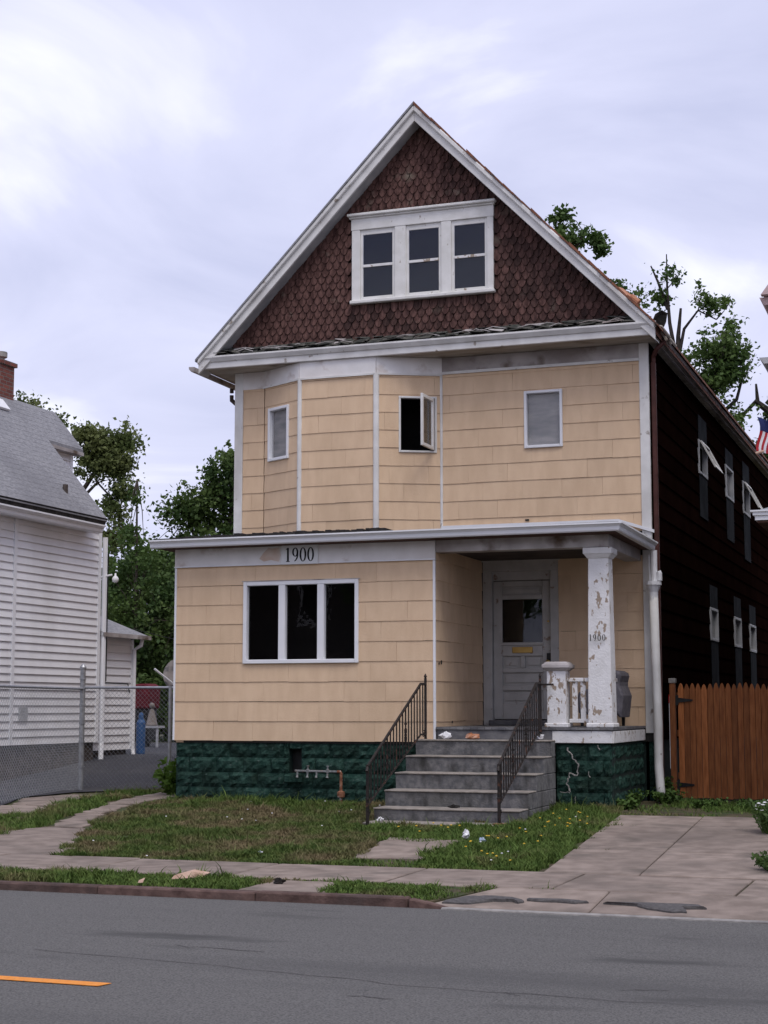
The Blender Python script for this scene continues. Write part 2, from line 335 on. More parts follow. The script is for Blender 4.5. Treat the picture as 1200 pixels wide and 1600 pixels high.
def siding(F, parent, s0, s1, z0, n, holes, m, name='siding_shingle', w=.6, c=.27, ztop=None, tilt=.0105, off=0.0, gap=.002):
    """lapped shingles: every piece is thick at its lower edge, thin at the top"""
    for k in range(n):
        a = s0 - ((k * .37 + off) % 1.0) * w; zb = z0 + k * c; zt = zb + c
        if ztop is not None: zt = min(zt, ztop)
        if zt - zb < .02: continue
        while a < s1 - 1e-6:
            b0, b1 = max(a, s0), min(a + w, s1); a += w
            if b1 - b0 < .02: continue
            for (p0, p1, q0, q1) in minus((b0 + gap / 2, b1 - gap / 2, zb, zt), holes):
                if p1 - p0 < .008 or q1 - q0 < .008: continue
                e0 = tilt * (1 - (q0 - zb) / c); e1 = tilt * (1 - (q1 - zb) / c) + .001
                jit = random.uniform(-.0012, .0012)
                key = (round(p1 - p0, 3), round(q1 - q0, 3), round(e0, 3), round(e1, 3), m)
                if key not in _shmesh:
                    W, H = p1 - p0, q1 - q0; mb = MB()
                    mb.hexa([(0, -e0, 0), (W, -e0, 0), (W, .021, 0), (0, .021, 0), (0, -e1, H), (W, -e1, H), (W, .021, H), (0, .021, H)])
                    me = bpy.data.meshes.new(name); me.from_pydata(mb.v, [], mb.f); me.update(); me.materials.append(M[m]); _shmesh[key] = me
                shared(name, _shmesh[key], None, parent, F.at(p0, jit, q0 + random.uniform(-.0025, .0025)), rot=(0, random.gauss(0, .0036) if p1 - p0 > .2 else 0, F.rot))
def window(F, house, s0, s1, z0, z1, fw=.045, mull=(), mw=.075, m='whitevinyl', pane=True, proud=.03, back=None, rail=None, depth=.06, bot=None):
    """frame ring with mullions (the part) and a pane for every light (sub-parts)"""
    mb = MB(); b = bot or fw
    F.box(mb, s0, s0 + fw, -depth, proud, z0, z1); F.box(mb, s1 - fw, s1, -depth, proud, z0, z1)
    F.box(mb, s0 + fw, s1 - fw, -depth, proud - .002, z1 - fw, z1); F.box(mb, s0 + fw, s1 - fw, -depth, proud + .008, z0, z0 + b)
    for x in mull: F.box(mb, x - mw / 2, x + mw / 2, -depth, proud - .003, z0 + b, z1 - fw)
    w = mb.build('window', m, house, bevel=.006)
    xs = [s0 + fw] + [v for x in mull for v in (x - mw / 2, x + mw / 2)] + [s1 - fw]
    for i in range(0, len(xs), 2):
        if pane: F.box(MB(), 0, 0, 0, 0, 0, 0); F.box(g := MB(), xs[i], xs[i + 1], -.032, -.028, z0 + b, z1 - fw); g.build('pane', 'glass', w)
        if rail:
            q = MB(); F.box(q, xs[i], xs[i + 1], -.05, -.012, rail - .018, rail + .018); q.build('meeting_rail', m, w)
    if back:
        q = MB(); F.box(q, s0, s1, -.068, -.063, z0, z1); q.build('curtain_sheen', back, w)
    return w

# ------------------------------------------------------------------ ground
def hgt(x, y):
    if y < -7.92 or (x > 6.22 and y < -7.162): return -1.25
    if y < -7.16: return -1.095 + .03 * (y + 7.92) / .76
    if y < -5.86: return -1.07
    t = min(1.0, max(0.0, (y + 5.86) / 5.66)); z = -1.07 + .225 * t
    if x < -1.2 and y > 2.0:
        k = min(1.0, (-1.2 - x) / 1.2); z += k * (.09 * min(4.6, max(0.0, y - 2.6)) - .05)
    return z
def terrain():
    xs = np.unique(np.concatenate([np.linspace(-300, -14, 14), np.arange(-14, 13, .5), [6.215, 6.225], np.linspace(13, 300, 14)]))
    ys = np.unique(np.concatenate([np.linspace(-300, -21, 12), np.arange(-20, -9, 1.), [-7.93, -7.91, -7.165, -7.158, -5.86], np.arange(-7.75, 14, .5), np.linspace(14, 700, 22)]))
    v = np.array([(x, y, hgt(x, y)) for y in ys for x in xs]); nx = len(xs)
    f = np.array([(j * nx + i, j * nx + i + 1, (j + 1) * nx + i + 1, (j + 1) * nx + i) for j in range(len(ys) - 1) for i in range(nx - 1)])
    tag(raw('ground', v, f, 'soil'), kind='structure')
terrain()
tag(MB().box(-200, 200, -18.5, -7.99, -1.21, -1.15).build('road', 'asphalt'), kind='structure')
tag(MB().prism([(4.2, -12.11, -1.146), (5.72, -12.13, -1.146), (5.75, -12.02, -1.146), (4.2, -12.0, -1.146)], (0, 0, .003)).build('lane_marking', 'orange'), kind='structure')
# asphalt cracks: thin dark sealed lines
def crack(pts, w=.012):
    mb = MB(); P = []
    for (a, b) in zip(pts[:-1], pts[1:]):
        for i in range(8):
            t = i / 8; P.append((a[0] + (b[0] - a[0]) * t + random.gauss(0, .01), a[1] + (b[1] - a[1]) * t + random.gauss(0, .018)))
    for a, b in zip(P[:-1], P[1:]):
        ww = w * random.uniform(.3, 1); mb.prism([(a[0], a[1] - ww, -1.147), (b[0], b[1] - ww, -1.147), (b[0], b[1] + ww, -1.147), (a[0], a[1] + ww, -1.147)], (0, 0, .001))
    return mb
ck = crack([(4.6, -11.0), (6.3, -11.25), (7.4, -11.5), (9.4, -11.6)], .004)
for a in ([(7.2, -11.9), (7.5, -11.95)], [(8.0, -11.55), (8.12, -11.6)], [(8.6, -11.2), (8.9, -11.15)], [(5.4, -10.5), (6.2, -10.6)]): ck.add(*(lambda c: (c.v, c.f))(crack(a, .006)))
road_ob = bpy.data.objects['road']; ck.build('road_crack', 'tar', road_ob)

# kerb stones
kerb = tag(empty('kerb', (0, -7.95, -1.15)), kind='structure')
x = -12.0
while x < 6.15:
    L = random.uniform(1.3, 2.0); x1 = min(x + L, 6.2); t = random.uniform(-.008, .008)
    mb = MB().hexa([(x + .002, -8.0 + t * .5, -1.2), (x1 - .002, -8.0 + t * .5, -1.2), (x1 - .002, -7.84, -1.2), (x + .002, -7.84, -1.2), (x + .002, -7.985 + t * .5, -1.08 + t * .6), (x1 - .002, -7.985 + t * .5, -1.078 + t * .6), (x1 - .002, -7.84, -1.078 + t * .6), (x + .002, -7.84, -1.08 + t * .6)])
    mb.build('kerb_stone', 'kerb', kerb, bevel=.012); x = x1
MB().hexa([(6.21, -8.0, -1.2), (6.6, -8.02, -1.2), (6.42, -7.86, -1.2), (6.21, -7.84, -1.2), (6.21, -7.985, -1.08), (6.6, -8.0, -1.138), (6.36, -7.86, -1.11), (6.21, -7.84, -1.08)]).build('kerb_stone', 'kerb', kerb, bevel=.01)

# pavement slabs, driveway, apron, paths
walk = tag(empty('sidewalk', (4, -6.8, -1.02)), kind='structure')
def slab(parent, pts, top=.022, m='walk', name='slab', tilt=.006, ragged=0.0):
    P = []
    c = np.mean(np.array(pts), 0); tx, ty = random.uniform(-tilt, tilt), random.uniform(-tilt, tilt)
    if ragged:
        q_ = []
        for i, a in enumerate(pts):
            b = pts[(i + 1) % len(pts)]; n_ = max(1, int(math.hypot(b[0] - a[0], b[1] - a[1]) / .14))
            for k in range(n_): q_.append((a[0] + (b[0] - a[0]) * k / n_ + random.gauss(0, ragged), a[1] + (b[1] - a[1]) * k / n_ + random.gauss(0, ragged)))
        pts = q_
    for (a, b) in pts: P.append((a, b, hgt(a, b) + top + tx * (a - c[0]) + ty * (b - c[1])))
    return MB().prism(P, (0, 0, -.09)).build(name, m, parent, bevel=.008)
x = -12.0 - .464
while x < 11:
    slab(walk, [(x + .008, -7.15), (x + 1.50, -7.15), (x + 1.50, -5.87), (x + .008, -5.87)]); x += 1.512
drive = tag(empty('driveway', (7.6, -4, -1.0)), kind='structure')
for (y0, y1) in ((-5.858, -4.2), (-4.19, -2.0), (-1.99, -.85)):
    f = lambda y: 6.80 + (6.5 - 6.80) * (y + 5.86) / 5.0
    g = lambda y: 7.68 - .036 * (y + 5.86)
    slab(drive, [(f(y0), y0), (g(y0), y0), (g(y1), y1), (f(y1), y1)], .03, tilt=.003)
    slab(drive, [(g(y0) + .012, y0), (9.6, y0), (9.6, y1), (g(y1) + .012, y1)], .03, tilt=.003)
apron = tag(empty('driveway_apron', (7.6, -7.7, -1.1)), kind='structure')
tag(MB().prism([(6.2, -7.90, -1.095), (6.34, -7.93, -1.11), (6.70, -7.15, -1.065), (6.2, -7.15, -1.066)], (0, 0, -.2)).build('verge_soil', 'soil'), kind='structure')
for (x0, x1) in ((6.75, 7.68), (7.69, 9.2), (9.21, 10.8)):
    xa = x0 - (.42 if x0 < 6.8 else 0)
    MB().hexa([(xa, -7.98, -1.25), (x1, -7.98, -1.25), (x1, -7.16, -1.25), (x0, -7.16, -1.25), (xa, -7.98, -1.128), (x1, -7.98, -1.128), (x1, -7.16, -1.052), (x0, -7.16, -1.052)]).build('slab', 'walk', apron, bevel=.01)
MB().hexa([(6.5, -8.04, -1.2), (10.8, -8.04, -1.2), (10.8, -7.985, -1.2), (6.5, -7.985, -1.2), (6.5, -8.03, -1.14), (10.8, -8.03, -1.14), (10.8, -7.985, -1.131), (6.5, -7.985, -1.131)]).build('edge_strip', 'concrete', apron)
def apz(y): return -1.128 + (y + 7.98) / .82 * .076 + .004
def blob(pts, zf, th, name, m, parent):
    P = []
    for i, a in enumerate(pts):
        b = pts[(i + 1) % len(pts)]
        for t in (0, .33, .66): P.append((a[0] + (b[0] - a[0]) * t + random.gauss(0, .01), a[1] + (b[1] - a[1]) * t + random.gauss(0, .008)))
    n = len(P); v = [(p[0], p[1], zf(p[1]) - .01) for p in P] + [(p[0], p[1], zf(p[1]) + th * .4) for p in P]
    c = np.mean(np.array(P), 0); ins = [(c[0] + (p[0] - c[0]) * .93, c[1] + (p[1] - c[1]) * .8) for p in P]
    v += [(p[0], p[1], zf(p[1]) + th) for p in ins]
    f = [(i, (i + 1) % n, n + (i + 1) % n, n + i) for i in range(n)] + [(n + i, n + (i + 1) % n, 2 * n + (i + 1) % n, 2 * n + i) for i in range(n)] + [tuple(range(2 * n, 3 * n))]
    return MB().add(v, f).build(name, m, parent)
blob([(6.47, -7.88), (6.7, -7.88), (6.86, -7.74), (7.03, -7.72), (7.06, -7.78), (7.12, -7.72), (7.0, -7.62), (6.75, -7.6), (6.6, -7.66)], apz, .022, 'tar_patch', 'tar', apron)
blob([(7.1, -7.66), (7.5, -7.70), (7.62, -7.66), (7.5, -7.62), (7.15, -7.62)], apz, .018, 'tar_patch', 'tar', apron)
blob([(7.75, -7.67), (8.0, -7.70), (8.12, -7.80), (8.3, -7.88), (8.42, -7.86), (8.38, -7.74), (8.55, -7.70), (8.5, -7.62), (8.1, -7.63)], apz, .022, 'tar_patch', 'tar', apron)
path = tag(empty('garden_path', (0, -3, -.9)), kind='structure')
for pts in ([(1.5, -6.26), (1.55, -5.7), (.62, -3.7), (.16, -3.7), (-.5, -4.6), (-1.5, -6.26)],
            [(.60, -3.66), (.02, -2.2), (-.34, -2.1), (.14, -3.62)], [(-.02, -2.12), (-.2, -.9), (-.6, -.8), (-.36, -2.05)],
            [(-.22, -.8), (-.3, .4), (-.85, .6), (-.62, -.75)], [(-.3, .5), (-.5, 1.8), (-1.1, 1.9), (-.9, .65)],
            [(-1.0, -2.2), (-.95, -1.7), (-1.7, -1.2), (-2.0, -1.45), (-1.4, -2.3)], [(-1.2, -1.45), (-1.6, .9), (-2.25, 1.1), (-2.25, -.2), (-1.85, -1.15)],
            [(-.5, -3.0), (-.42, -2.7), (-.8, -2.5), (-.92, -2.8)]):
    slab(path, [(a_, b_ * .94) for a_, b_ in pts], .018, name='path_slab', tilt=.012, ragged=.028)
entry = tag(empty('entry_slab', (5, -4.8, -.96)), kind='structure')
slab(entry, [(4.68, -5.25), (5.40, -5.2), (5.32, -4.2), (5.36, -3.7), (4.5, -3.55)], .02, name='slab', ragged=.03)
slab(entry, [(4.62, -7.83), (5.40, -7.83), (5.28, -7.22), (4.72, -7.22)], .012, name='slab', ragged=.02)
lot = []
P = [(-2.45, -3.2), (-1.95, -1.35), (-2.4, -.1), (-2.35, 1.2), (-1.9, 2.1), (-1.25, 3.4), (-.4, 5.2), (-.4, 18), (-14, 18), (-14, -3.2)]
def lotmesh():
    xs = np.arange(-14, -.2, .45); ys = np.arange(-3.2, 18, .45)
    edge = lambda y: np.interp(y, [-3.2, -1.35, -.1, 1.2, 2.1, 3.4, 5.2, 18], [-2.45, -1.95, -2.4, -2.35, -1.9, -1.25, -.4, -.4])
    v = []; n = 14
    for y in ys:
        e = edge(y) + random.gauss(0, .03)
        for i in range(n):
            x = -14 + (e + 14) * (i / (n - 1)) ** .6; v.append((x, y, hgt(x, y) + .02))
    f = np.array([(j * n + i, j * n + i + 1, (j + 1) * n + i + 1, (j + 1) * n + i) for j in range(len(ys) - 1) for i in range(n - 1)])
    tag(raw('parking_lot', np.array(v), f, 'lot'), kind='structure')
lotmesh()

# ------------------------------------------------------------------ the tan house
house = empty('wooden_house', (3.1, 4, -.84))
tag(house, 'tan shingled two-storey house with brown gable, white trim and corner porch', 'house')
W, D2 = 3.87, 2.26
XL, XR, YB = -.16, 6.39, 18.6
F1 = Frame((0, 0), (1, 0)); FR = Frame((W, 0), (0, 1)); F2 = Frame((0, D2), (1, 0)); FS = Frame((XR, D2), (0, 1)); FL = Frame((XL, YB), (0, -1)); FLP = Frame((0, D2), (0, -1))

# foundation: rock-faced blocks
def block_mesh(Lb, Hb, seed):
    r = random.Random(seed); nx, nz = 8, 5; v = []; f = []
    for j in range(nz):
        for i in range(nx):
            e = i in (0, nx - 1) or j in (0, nz - 1)
            d = .006 if e else r.uniform(.012, .05)
            v.append((Lb * i / (nx - 1) + (0 if e else r.uniform(-.012, .012)), -d, Hb * j / (nz - 1) + (0 if e else r.uniform(-.008, .008))))
    for j in range(nz - 1):
        for i in range(nx - 1): f.append((j * nx + i, j * nx + i + 1, (j + 1) * nx + i + 1, (j + 1) * nx + i))
    rim = [i for i in range(nx)] + [j * nx + nx - 1 for j in range(1, nz)] + [(nz - 1) * nx + i for i in range(nx - 2, -1, -1)] + [j * nx for j in range(nz - 2, 0, -1)]
    o = len(v); v += [(v[i][0], .05, v[i][2]) for i in rim]; n = len(rim)
    for k in range(n): f.append((rim[k], o + k, o + (k + 1) % n, rim[(k + 1) % n]))
    me = bpy.data.meshes.new('foundation_block'); me.from_pydata(v, [], f); me.update(); me.materials.append(M['green']); return me
BLK = [block_mesh(.41, .2, s) for s in range(5)]; HALF = [block_mesh(.2, .2, 20 + s) for s in range(3)]
fmb = MB(); fmb.box(.03, 1.74, .09, .25, -1.1, -.012); fmb.box(1.93, W + .02, .09, .25, -1.1, -.012); fmb.box(1.74, 1.93, .09, .25, -1.1, -.44); fmb.box(W, 5.5, .09, .25, -1.1, .1); fmb.box(5.46, 6.23, .09, .25, -1.1, .0); fmb.box(6.10, 6.215, .25, 2.2, -1.1, 0)
fmb.box(XL + .05, 6.36, 2.3, 2.45, -1.1, 0); fmb.box(6.25, 6.36, 2.3, YB, -1.1, 0); fmb.box(.04, .16, .25, 2.3, -1.1, -.012); fmb.box(XL + .05, XL + .15, 2.4, YB, -1.1, 0)
found = fmb.build('foundation', 'greengap', house)
def blocks(F, s0, s1, ztop, rows, holes=()):
    for k in range(rows):
        z = ztop - .205 * (k + 1); a = s0 - (.208 if k % 2 else 0)
        while a < s1 - .02:
            b = a + .41
            if any(a < h[1] - .03 and b > h[0] + .03 and z < h[3] - .02 and z + .2 > h[2] + .02 for h in holes): a += .415; continue
            if a < s0 - .01: shared('foundation_block', random.choice(HALF), None, found, F.at(s0, 0, z), F.rot)
            elif b > s1 + .02:
                shared('foundation_block', random.choice(HALF), None, found, F.at(a, 0, z), F.rot, ((s1 - a) / .2, 1, 1))
            else: shared('foundation_block', random.choice(BLK), None, found, F.at(a, 0, z), F.rot)
            a += .415
FB = Frame((0, .05), (1, 0)); FBR = Frame((6.2, 0), (0, 1))
blocks(FB, .02, 1.74, -.02, 2); blocks(FB, 1.93, 3.72, -.02, 2); blocks(FB, .02, 3.72, -.43, 3)
FB.box(q := MB(), 1.745, 1.925, -.05, .02, -.11, -.02); q.build('foundation_block', 'green', found, bevel=.015)
FB.box(q := MB(), 1.70, 1.97, -.03, .09, -.56, -.455); q.build('vent_sill', 'green', found, bevel=.012)
FB.box(q := MB(), 1.74, 1.93, -.2, -.14, -.45, -.1); q.build('vent_back', 'black', found)
blocks(FB, 5.5, 6.2, -.01, 5); blocks(FBR, .06, 2.24, -.01, 5)
blocks(Frame((6.345, D2), (0, 1)), .02, .6, -.02, 5)
# white mortar smears on the porch pier
def smear(pts, w, y=-.012):
    mb = MB(); P = []
    for a, b in zip(pts[:-1], pts[1:]):
        for i in range(5): P.append((a[0] + (b[0] - a[0]) * i / 5 + random.gauss(0, .008), a[1] + (b[1] - a[1]) * i / 5 + random.gauss(0, .008)))
    for a, b in zip(P[:-1], P[1:]): mb.tube([(a[0], y + random.uniform(-.006, .006), a[1]), (b[0], y, b[1])], [w * random.uniform(.4, 1), w * random.uniform(.4, 1)], 5)
    return mb
for pts, w in (([(5.66, -.05), (5.73, -.18), (5.80, -.28), (5.78, -.42), (5.69, -.38), (5.64, -.52), (5.70, -.66)], .012), ([(5.92, -.36), (5.95, -.46)], .008), ([(5.76, -.68), (5.75, -.80)], .009), ([(5.56, -.62), (5.72, -.64)], .006), ([(6.05, -.03), (6.1, -.1)], .008)):
    smear(pts, w).build('mortar_smear', 'concrete', found)

# porch room: front wall with triple window, recess wall, hidden left wall
h1 = (1.07, 2.77, 1.07, 2.19)
fw_ = wall(F1, 'porch_front_wall', house, .0, W, -.03, 2.68, [h1]); siding(F1, fw_, .012, W - .028, 0, 10, [h1], 'siding', ztop=2.45)
rw_ = wall(FR, 'porch_recess_wall', house, -.0, 2.3, -.03, 2.68, [], d0=-.14); siding(FR, rw_, .01, 2.25, 0, 10, [(0, 3, -1, .2)], 'siding', ztop=2.62, off=.4)
wall(FLP, 'porch_end_wall', house, 0, D2 - .02, -.03, 2.68, [], 'siding')
mb = MB(); F1.box(mb, W - .028, W + .006, -.02, .014, 0, 2.45); mb.build('corner_trim', 'whitevinyl', house, bevel=.004)
mb = MB(); F1.box(mb, -.02, .012, -.05, .012, 0, 2.45); mb.build('corner_trim', 'whitevinyl', house, bevel=.004)
mb = MB(); F1.box(mb, -.015, W + .01, -.02, .026, 2.445, 2.69); mb.build('porch_frieze', 'frieze', house, bevel=.004)
mb = MB(); F1.box(mb, -.018, W + .012, -.02, .036, 2.43, 2.446); mb.build('frieze_moulding', 'whitevinyl', house)
MB().prism([F1.at(a_, .0265, b_) for a_, b_ in ((1.30, 2.52), (1.37, 2.48), (1.48, 2.50), (1.60, 2.47), (1.625, 2.56), (1.60, 2.67), (1.50, 2.655), (1.44, 2.67), (1.36, 2.60))], F1.n * .001).build('rust_patch', 'rust_stain', house)
window(F1, house, 1.06, 2.78, 1.06, 2.20, .055, (1.645, 2.225), .10, proud=.035)
F1.box(q := MB(), 1.04, 2.80, .02, .034, 2.202, 2.214); q.build('drip_cap', 'dirtywhite', house)

# plaque with the house number
def digit(ch, ox, oz, h, F, d, m, parent, t=.004):
    w = h * .42; mb = MB()
    def ring(cx, cz, rx, rz, kx, kz, a0=0, a1=360, sl=-.12):
        N = 28; out = []; inn = []
        for i in range(N + 1):
            a = R(a0 + (a1 - a0) * i / N); out.append((cx + rx * math.cos(a), cz + rz * math.sin(a)))
            b = a + sl; inn.append((cx + rx * kx * math.cos(a) , cz + rz * kz * math.sin(a)))
        vs = [F.at(*(p[0], d + t, p[1])) for p in out] + [F.at(p[0], d + t, p[1]) for p in inn] + [F.at(p[0], d, p[1]) for p in out] + [F.at(p[0], d, p[1]) for p in inn]; k = N + 1; fs = []
        for i in range(N):
            fs += [(i, i + 1, k + i + 1, k + i), (2 * k + i, 2 * k + i + 1, i + 1, i), (k + i, k + i + 1, 3 * k + i + 1, 3 * k + i)]
        mb.add(vs, fs)
    if ch == '1':
        F.box(mb, ox - h * .07, ox + h * .07, d, d + t, oz, oz + h); F.box(mb, ox - h * .14, ox + h * .14, d, d + t - .0005, oz, oz + h * .045)
        mb.prism([F.at(ox - h * .17, d, oz + h * .86), F.at(ox - h * .055, d, oz + h * .9), F.at(ox - h * .055, d, oz + h)], F.n * (t - .0003))
    elif ch == '0': ring(ox, oz + h / 2, w * .62, h / 2, .48, .90)
    else:
        ring(ox, oz + h * .68, w * .56, h * .32, .45, .82); ring(ox - w * .35, oz + h * .52, w * .91, h * .52, .72, .90, -75, 20)
    return mb.build('digit', m, parent)
F1.box(q := MB(), 1.64, 2.19, .027, .05, 2.425, 2.70); sign = q.build('number_sign', 'plaque', house, bevel=.006); sign['label'] = 'grey plaque with black house number 1900'
F1.box(q := MB(), 1.665, 2.165, .0505, .0515, 2.45, 2.675); q.build('sign_face', 'plaque', sign)
for ch, ox in zip('1900', (1.745, 1.855, 1.97, 2.085)): digit(ch, ox, 2.462, .195, F1, .052, 'digit', sign)

# main front wall: ground floor behind the porch, second floor, bay
door = (3.90, 5.02, .2, 2.58); w2 = (4.57, 5.10, 4.28, 5.08); bayh = (.34, 3.26, 2.95, 5.75)
mw_ = wall(F2, 'front_wall', house, XL, XR, -.02, 6.1, [door, w2, bayh]); 
siding(F2, mw_, 3.26, 6.262, 2.97, 10, [w2], 'siding', ztop=5.46, off=.2)
siding(F2, mw_, 5.02, 6.27, .2, 9, [], 'siding', off=.1, ztop=2.62)
siding(F2, mw_, -.02, .34, 2.97, 10, [], 'siding', ztop=5.44, off=.0)
for a0, a1, nm in ((XL, -.02, 'corner_board'), (6.262, 6.40, 'corner_board')):
    F2.box(q := MB(), a0, a1, -.03, .026, 2.95 if a0 < 0 else .1, 5.70); q.build(nm, 'white', house, bevel=.004)
F2.box(q := MB(), 3.27, 6.262, -.03, .022, 5.45, 5.70); q.build('frieze', 'dirtywhite', house, bevel=.004)
F2.box(q := MB(), 3.27, 6.262, .018, .036, 5.445, 5.485); q.build('frieze_moulding', 'white', house)
F2.box(q := MB(), -.02, .34, -.03, .022, 5.43, 5.70); q.build('frieze', 'frieze', house)
win2 = window(F2, house, 4.54, 5.12, 4.25, 5.11, .042, proud=.032, back='curtain_sheen')  # grey sheet doubles as the sky mirrored in this pane
# small hole in the shingles
F2.box(q := MB(), 4.54, 4.60, .012, .02, 3.175, 3.20); q.build('broken_shingle_hole', 'black', house)
for a_, b_, c_z, c_w in ((.12, 1.03, .03, .03), (.22, 1.035, .055, .028), (.70, .245, .03, .035)): FR.box(q := MB(), a_, a_ + c_w, .008, .016, b_, b_ + c_z); q.build('broken_shingle_hole', 'black', house)
bp_ = [(.34, D2), (1.13, 1.81), (2.37, 1.81), (3.26, D2)]
bay = MB().box(.4, 3.2, 2.3, 2.6, 5.70, 5.74).build('bay_ceiling', 'darkin', house)
for i in range(3):
    a, b = Vector(bp_[i]), Vector(bp_[i + 1]); Fb = Frame(a, b - a); L = (b - a).length
    hole = []
    if i == 0: hole = [(.16, .62, 4.29, 5.05)]
    if i == 2: hole = [(.36, .90, 4.28, 5.08)]
    bw = wall(Fb, 'bay_wall', house, 0, L, 2.9, 5.72, hole, d0=-.10)
    siding(Fb, bw, .02, L - .02, 2.97, 10, hole, 'siding', ztop=5.44, off=.3 * i)
    Fb.box(q := MB(), -.0, L, -.02, .022, 5.43, 5.70); q.build('bay_frieze', 'frieze', house, bevel=.003)
    Fb.box(q := MB(), -.0, L, .018, .034, 5.425, 5.455); q.build('frieze_moulding', 'white', house)
    if i == 0: window(Fb, house, .13, .65, 4.25, 5.09, .045, proud=.034, back='curtain_sheen')
    if i == 2: casement = window(Fb, house, .34, .92, 4.25, 5.11, .032, proud=.02, pane=False, m='white'); Fcas = Fb
for (x_, y_, wd) in ((1.13, 1.81, .06), (2.37, 1.81, .075), (3.255, D2 - .01, .035)):
    MB().lathe((x_, y_, 2.92), [(wd * .62, 0), (wd * .62, 2.53)], 10).build('bay_corner_trim', 'white', house)
# casement sash swung open
Fo = Frame(Fcas.at(.86, .03, 0), Vector((math.cos(Fcas.rot - R(118)), math.sin(Fcas.rot - R(118)), 0)))
mb = MB(); sw, z0, z1 = .52, 4.29, 5.07
for a0, a1, c0, c1 in ((0, .05, z0, z1), (sw - .05, sw, z0, z1), (.05, sw - .05, z0, z0 + .05), (.05, sw - .05, z1 - .05, z1)): Fo.box(mb, a0, a1, -.018, .018, c0, c1)
sash = mb.build('open_sash', 'white', casement, bevel=.004)
Fo.box(q := MB(), .05, sw - .05, -.004, .004, z0 + .05, z1 - .05); q.build('sash_glass', 'glass', casement)

# door in the recess
F2b = Frame((0, D2 + .03), (1, 0))
mb = MB()
for a in ((3.885, 4.02, .2, 2.44), (4.90, 5.02, .2, 2.44), (3.885, 5.02, 2.44, 2.60)): F2b.box(mb, a[0], a[1], -.10, .05, a[2], a[3])
F2b.box(mb, 3.86, 5.05, .03, .075, 2.585, 2.62); mb.build('door_casing', 'doorpaint', house, bevel=.006)
F2b.box(q := MB(), 4.02, 4.90, -.10, -.02, 2.31, 2.44); q.build('door_head', 'doorpaint', house)
F2b.box(q := MB(), 3.98, 4.94, -.1, .12, .2, .275); q.build('door_sill', 'porchwood', house, bevel=.01)
mb = MB(); DZ0, DZ1 = .285, 2.30
def dbox(a0, a1, c0, c1, d=-.012): F2b.box(mb, a0, a1, -.055, d, c0, c1)
dbox(4.025, 4.16, DZ0, DZ1); dbox(4.765, 4.895, DZ0, DZ1); dbox(4.16, 4.765, DZ0, .52); dbox(4.16, 4.765, .70, .78); dbox(4.16, 4.765, .96, 1.03); dbox(4.16, 4.765, 1.20, 1.38); dbox(4.16, 4.765, 2.03, 2.10); dbox(4.16, 4.765, 2.22, DZ1); dbox(4.43, 4.50, 1.03, 1.20)
dr = mb.build('door', 'doorpaint', house, bevel=.008)
for (a0, a1, c0, c1) in ((4.16, 4.765, .52, .70), (4.16, 4.765, .78, .96), (4.16, 4.43, 1.03, 1.20), (4.50, 4.765, 1.03, 1.20), (4.16, 4.765, 2.10, 2.22)):
    F2b.box(q := MB(), a0, a1, -.054, -.048, c0, c1); F2b.box(q, a0 + .04, a1 - .04, -.05, -.028, c0 + .035, c1 - .035); q.build('door_panel', 'doorpaint', dr, bevel=.006)
F2b.box(q := MB(), 4.16, 4.765, -.036, -.031, 1.38, 2.03); q.build('door_glass', 'glass', dr)
F2b.box(q := MB(), 4.14, 4.785, -.02, .012, 1.355, 1.40); q.build('glass_ledge', 'doorpaint', dr, bevel=.006)
F2b.box(q := MB(), 4.31, 4.62, -.012, .0, 1.245, 1.335); q.build('mail_slot', 'brass', dr, bevel=.006)
F2b.box(q := MB(), 4.83, 4.885, -.012, .004, 1.08, 1.24); q.build('lock_plate', 'black', dr)
MB().lathe((4.857, D2 - .02, 1.115), [(.012, -.03), (.03, -.018), (.034, 0), (.03, .018), (.012, .03)], 12).build('door_knob', 'brass', dr, smooth=True)
MB().lathe((4.86, D2 + .015, 1.70), [(.018, -.012), (.018, .012)], 10).build('deadbolt', 'brass', dr)
mb = MB(); mb.box(3.75, 5.3, 3.3, 3.35, -.1, 2.9); mb.box(3.72, 3.76, 2.42, 3.3, -.1, 2.9); mb.box(5.26, 5.3, 2.42, 3.3, -.1, 2.9); mb.box(3.7, 5.3, 2.42, 3.3, 2.66, 2.7); mb.build('hall_shade_box', 'room_shade', house)  # near-black box added behind the door to keep its glass dark
mb = MB(); mb.box(.15, 3.7, 1.1, 1.14, -.1, 2.68); mb.box(.15, .2, .16, 1.1, -.1, 2.68); mb.box(3.66, 3.7, .16, 1.1, -.1, 2.68); mb.box(.15, 3.7, .16, 1.1, 2.64, 2.68); mb.box(.15, 3.7, .16, 1.1, -.05, -.02); mb.build('front_room_shade_box', 'room_shade', house)  # near-black box added to keep the front window dark
# near-black screen added behind the upper windows to keep them dark
MB().box(-.1, 6.3, 2.75, 2.8, 2.72, 5.7).build('room_shade_screen', 'room_shade', house)

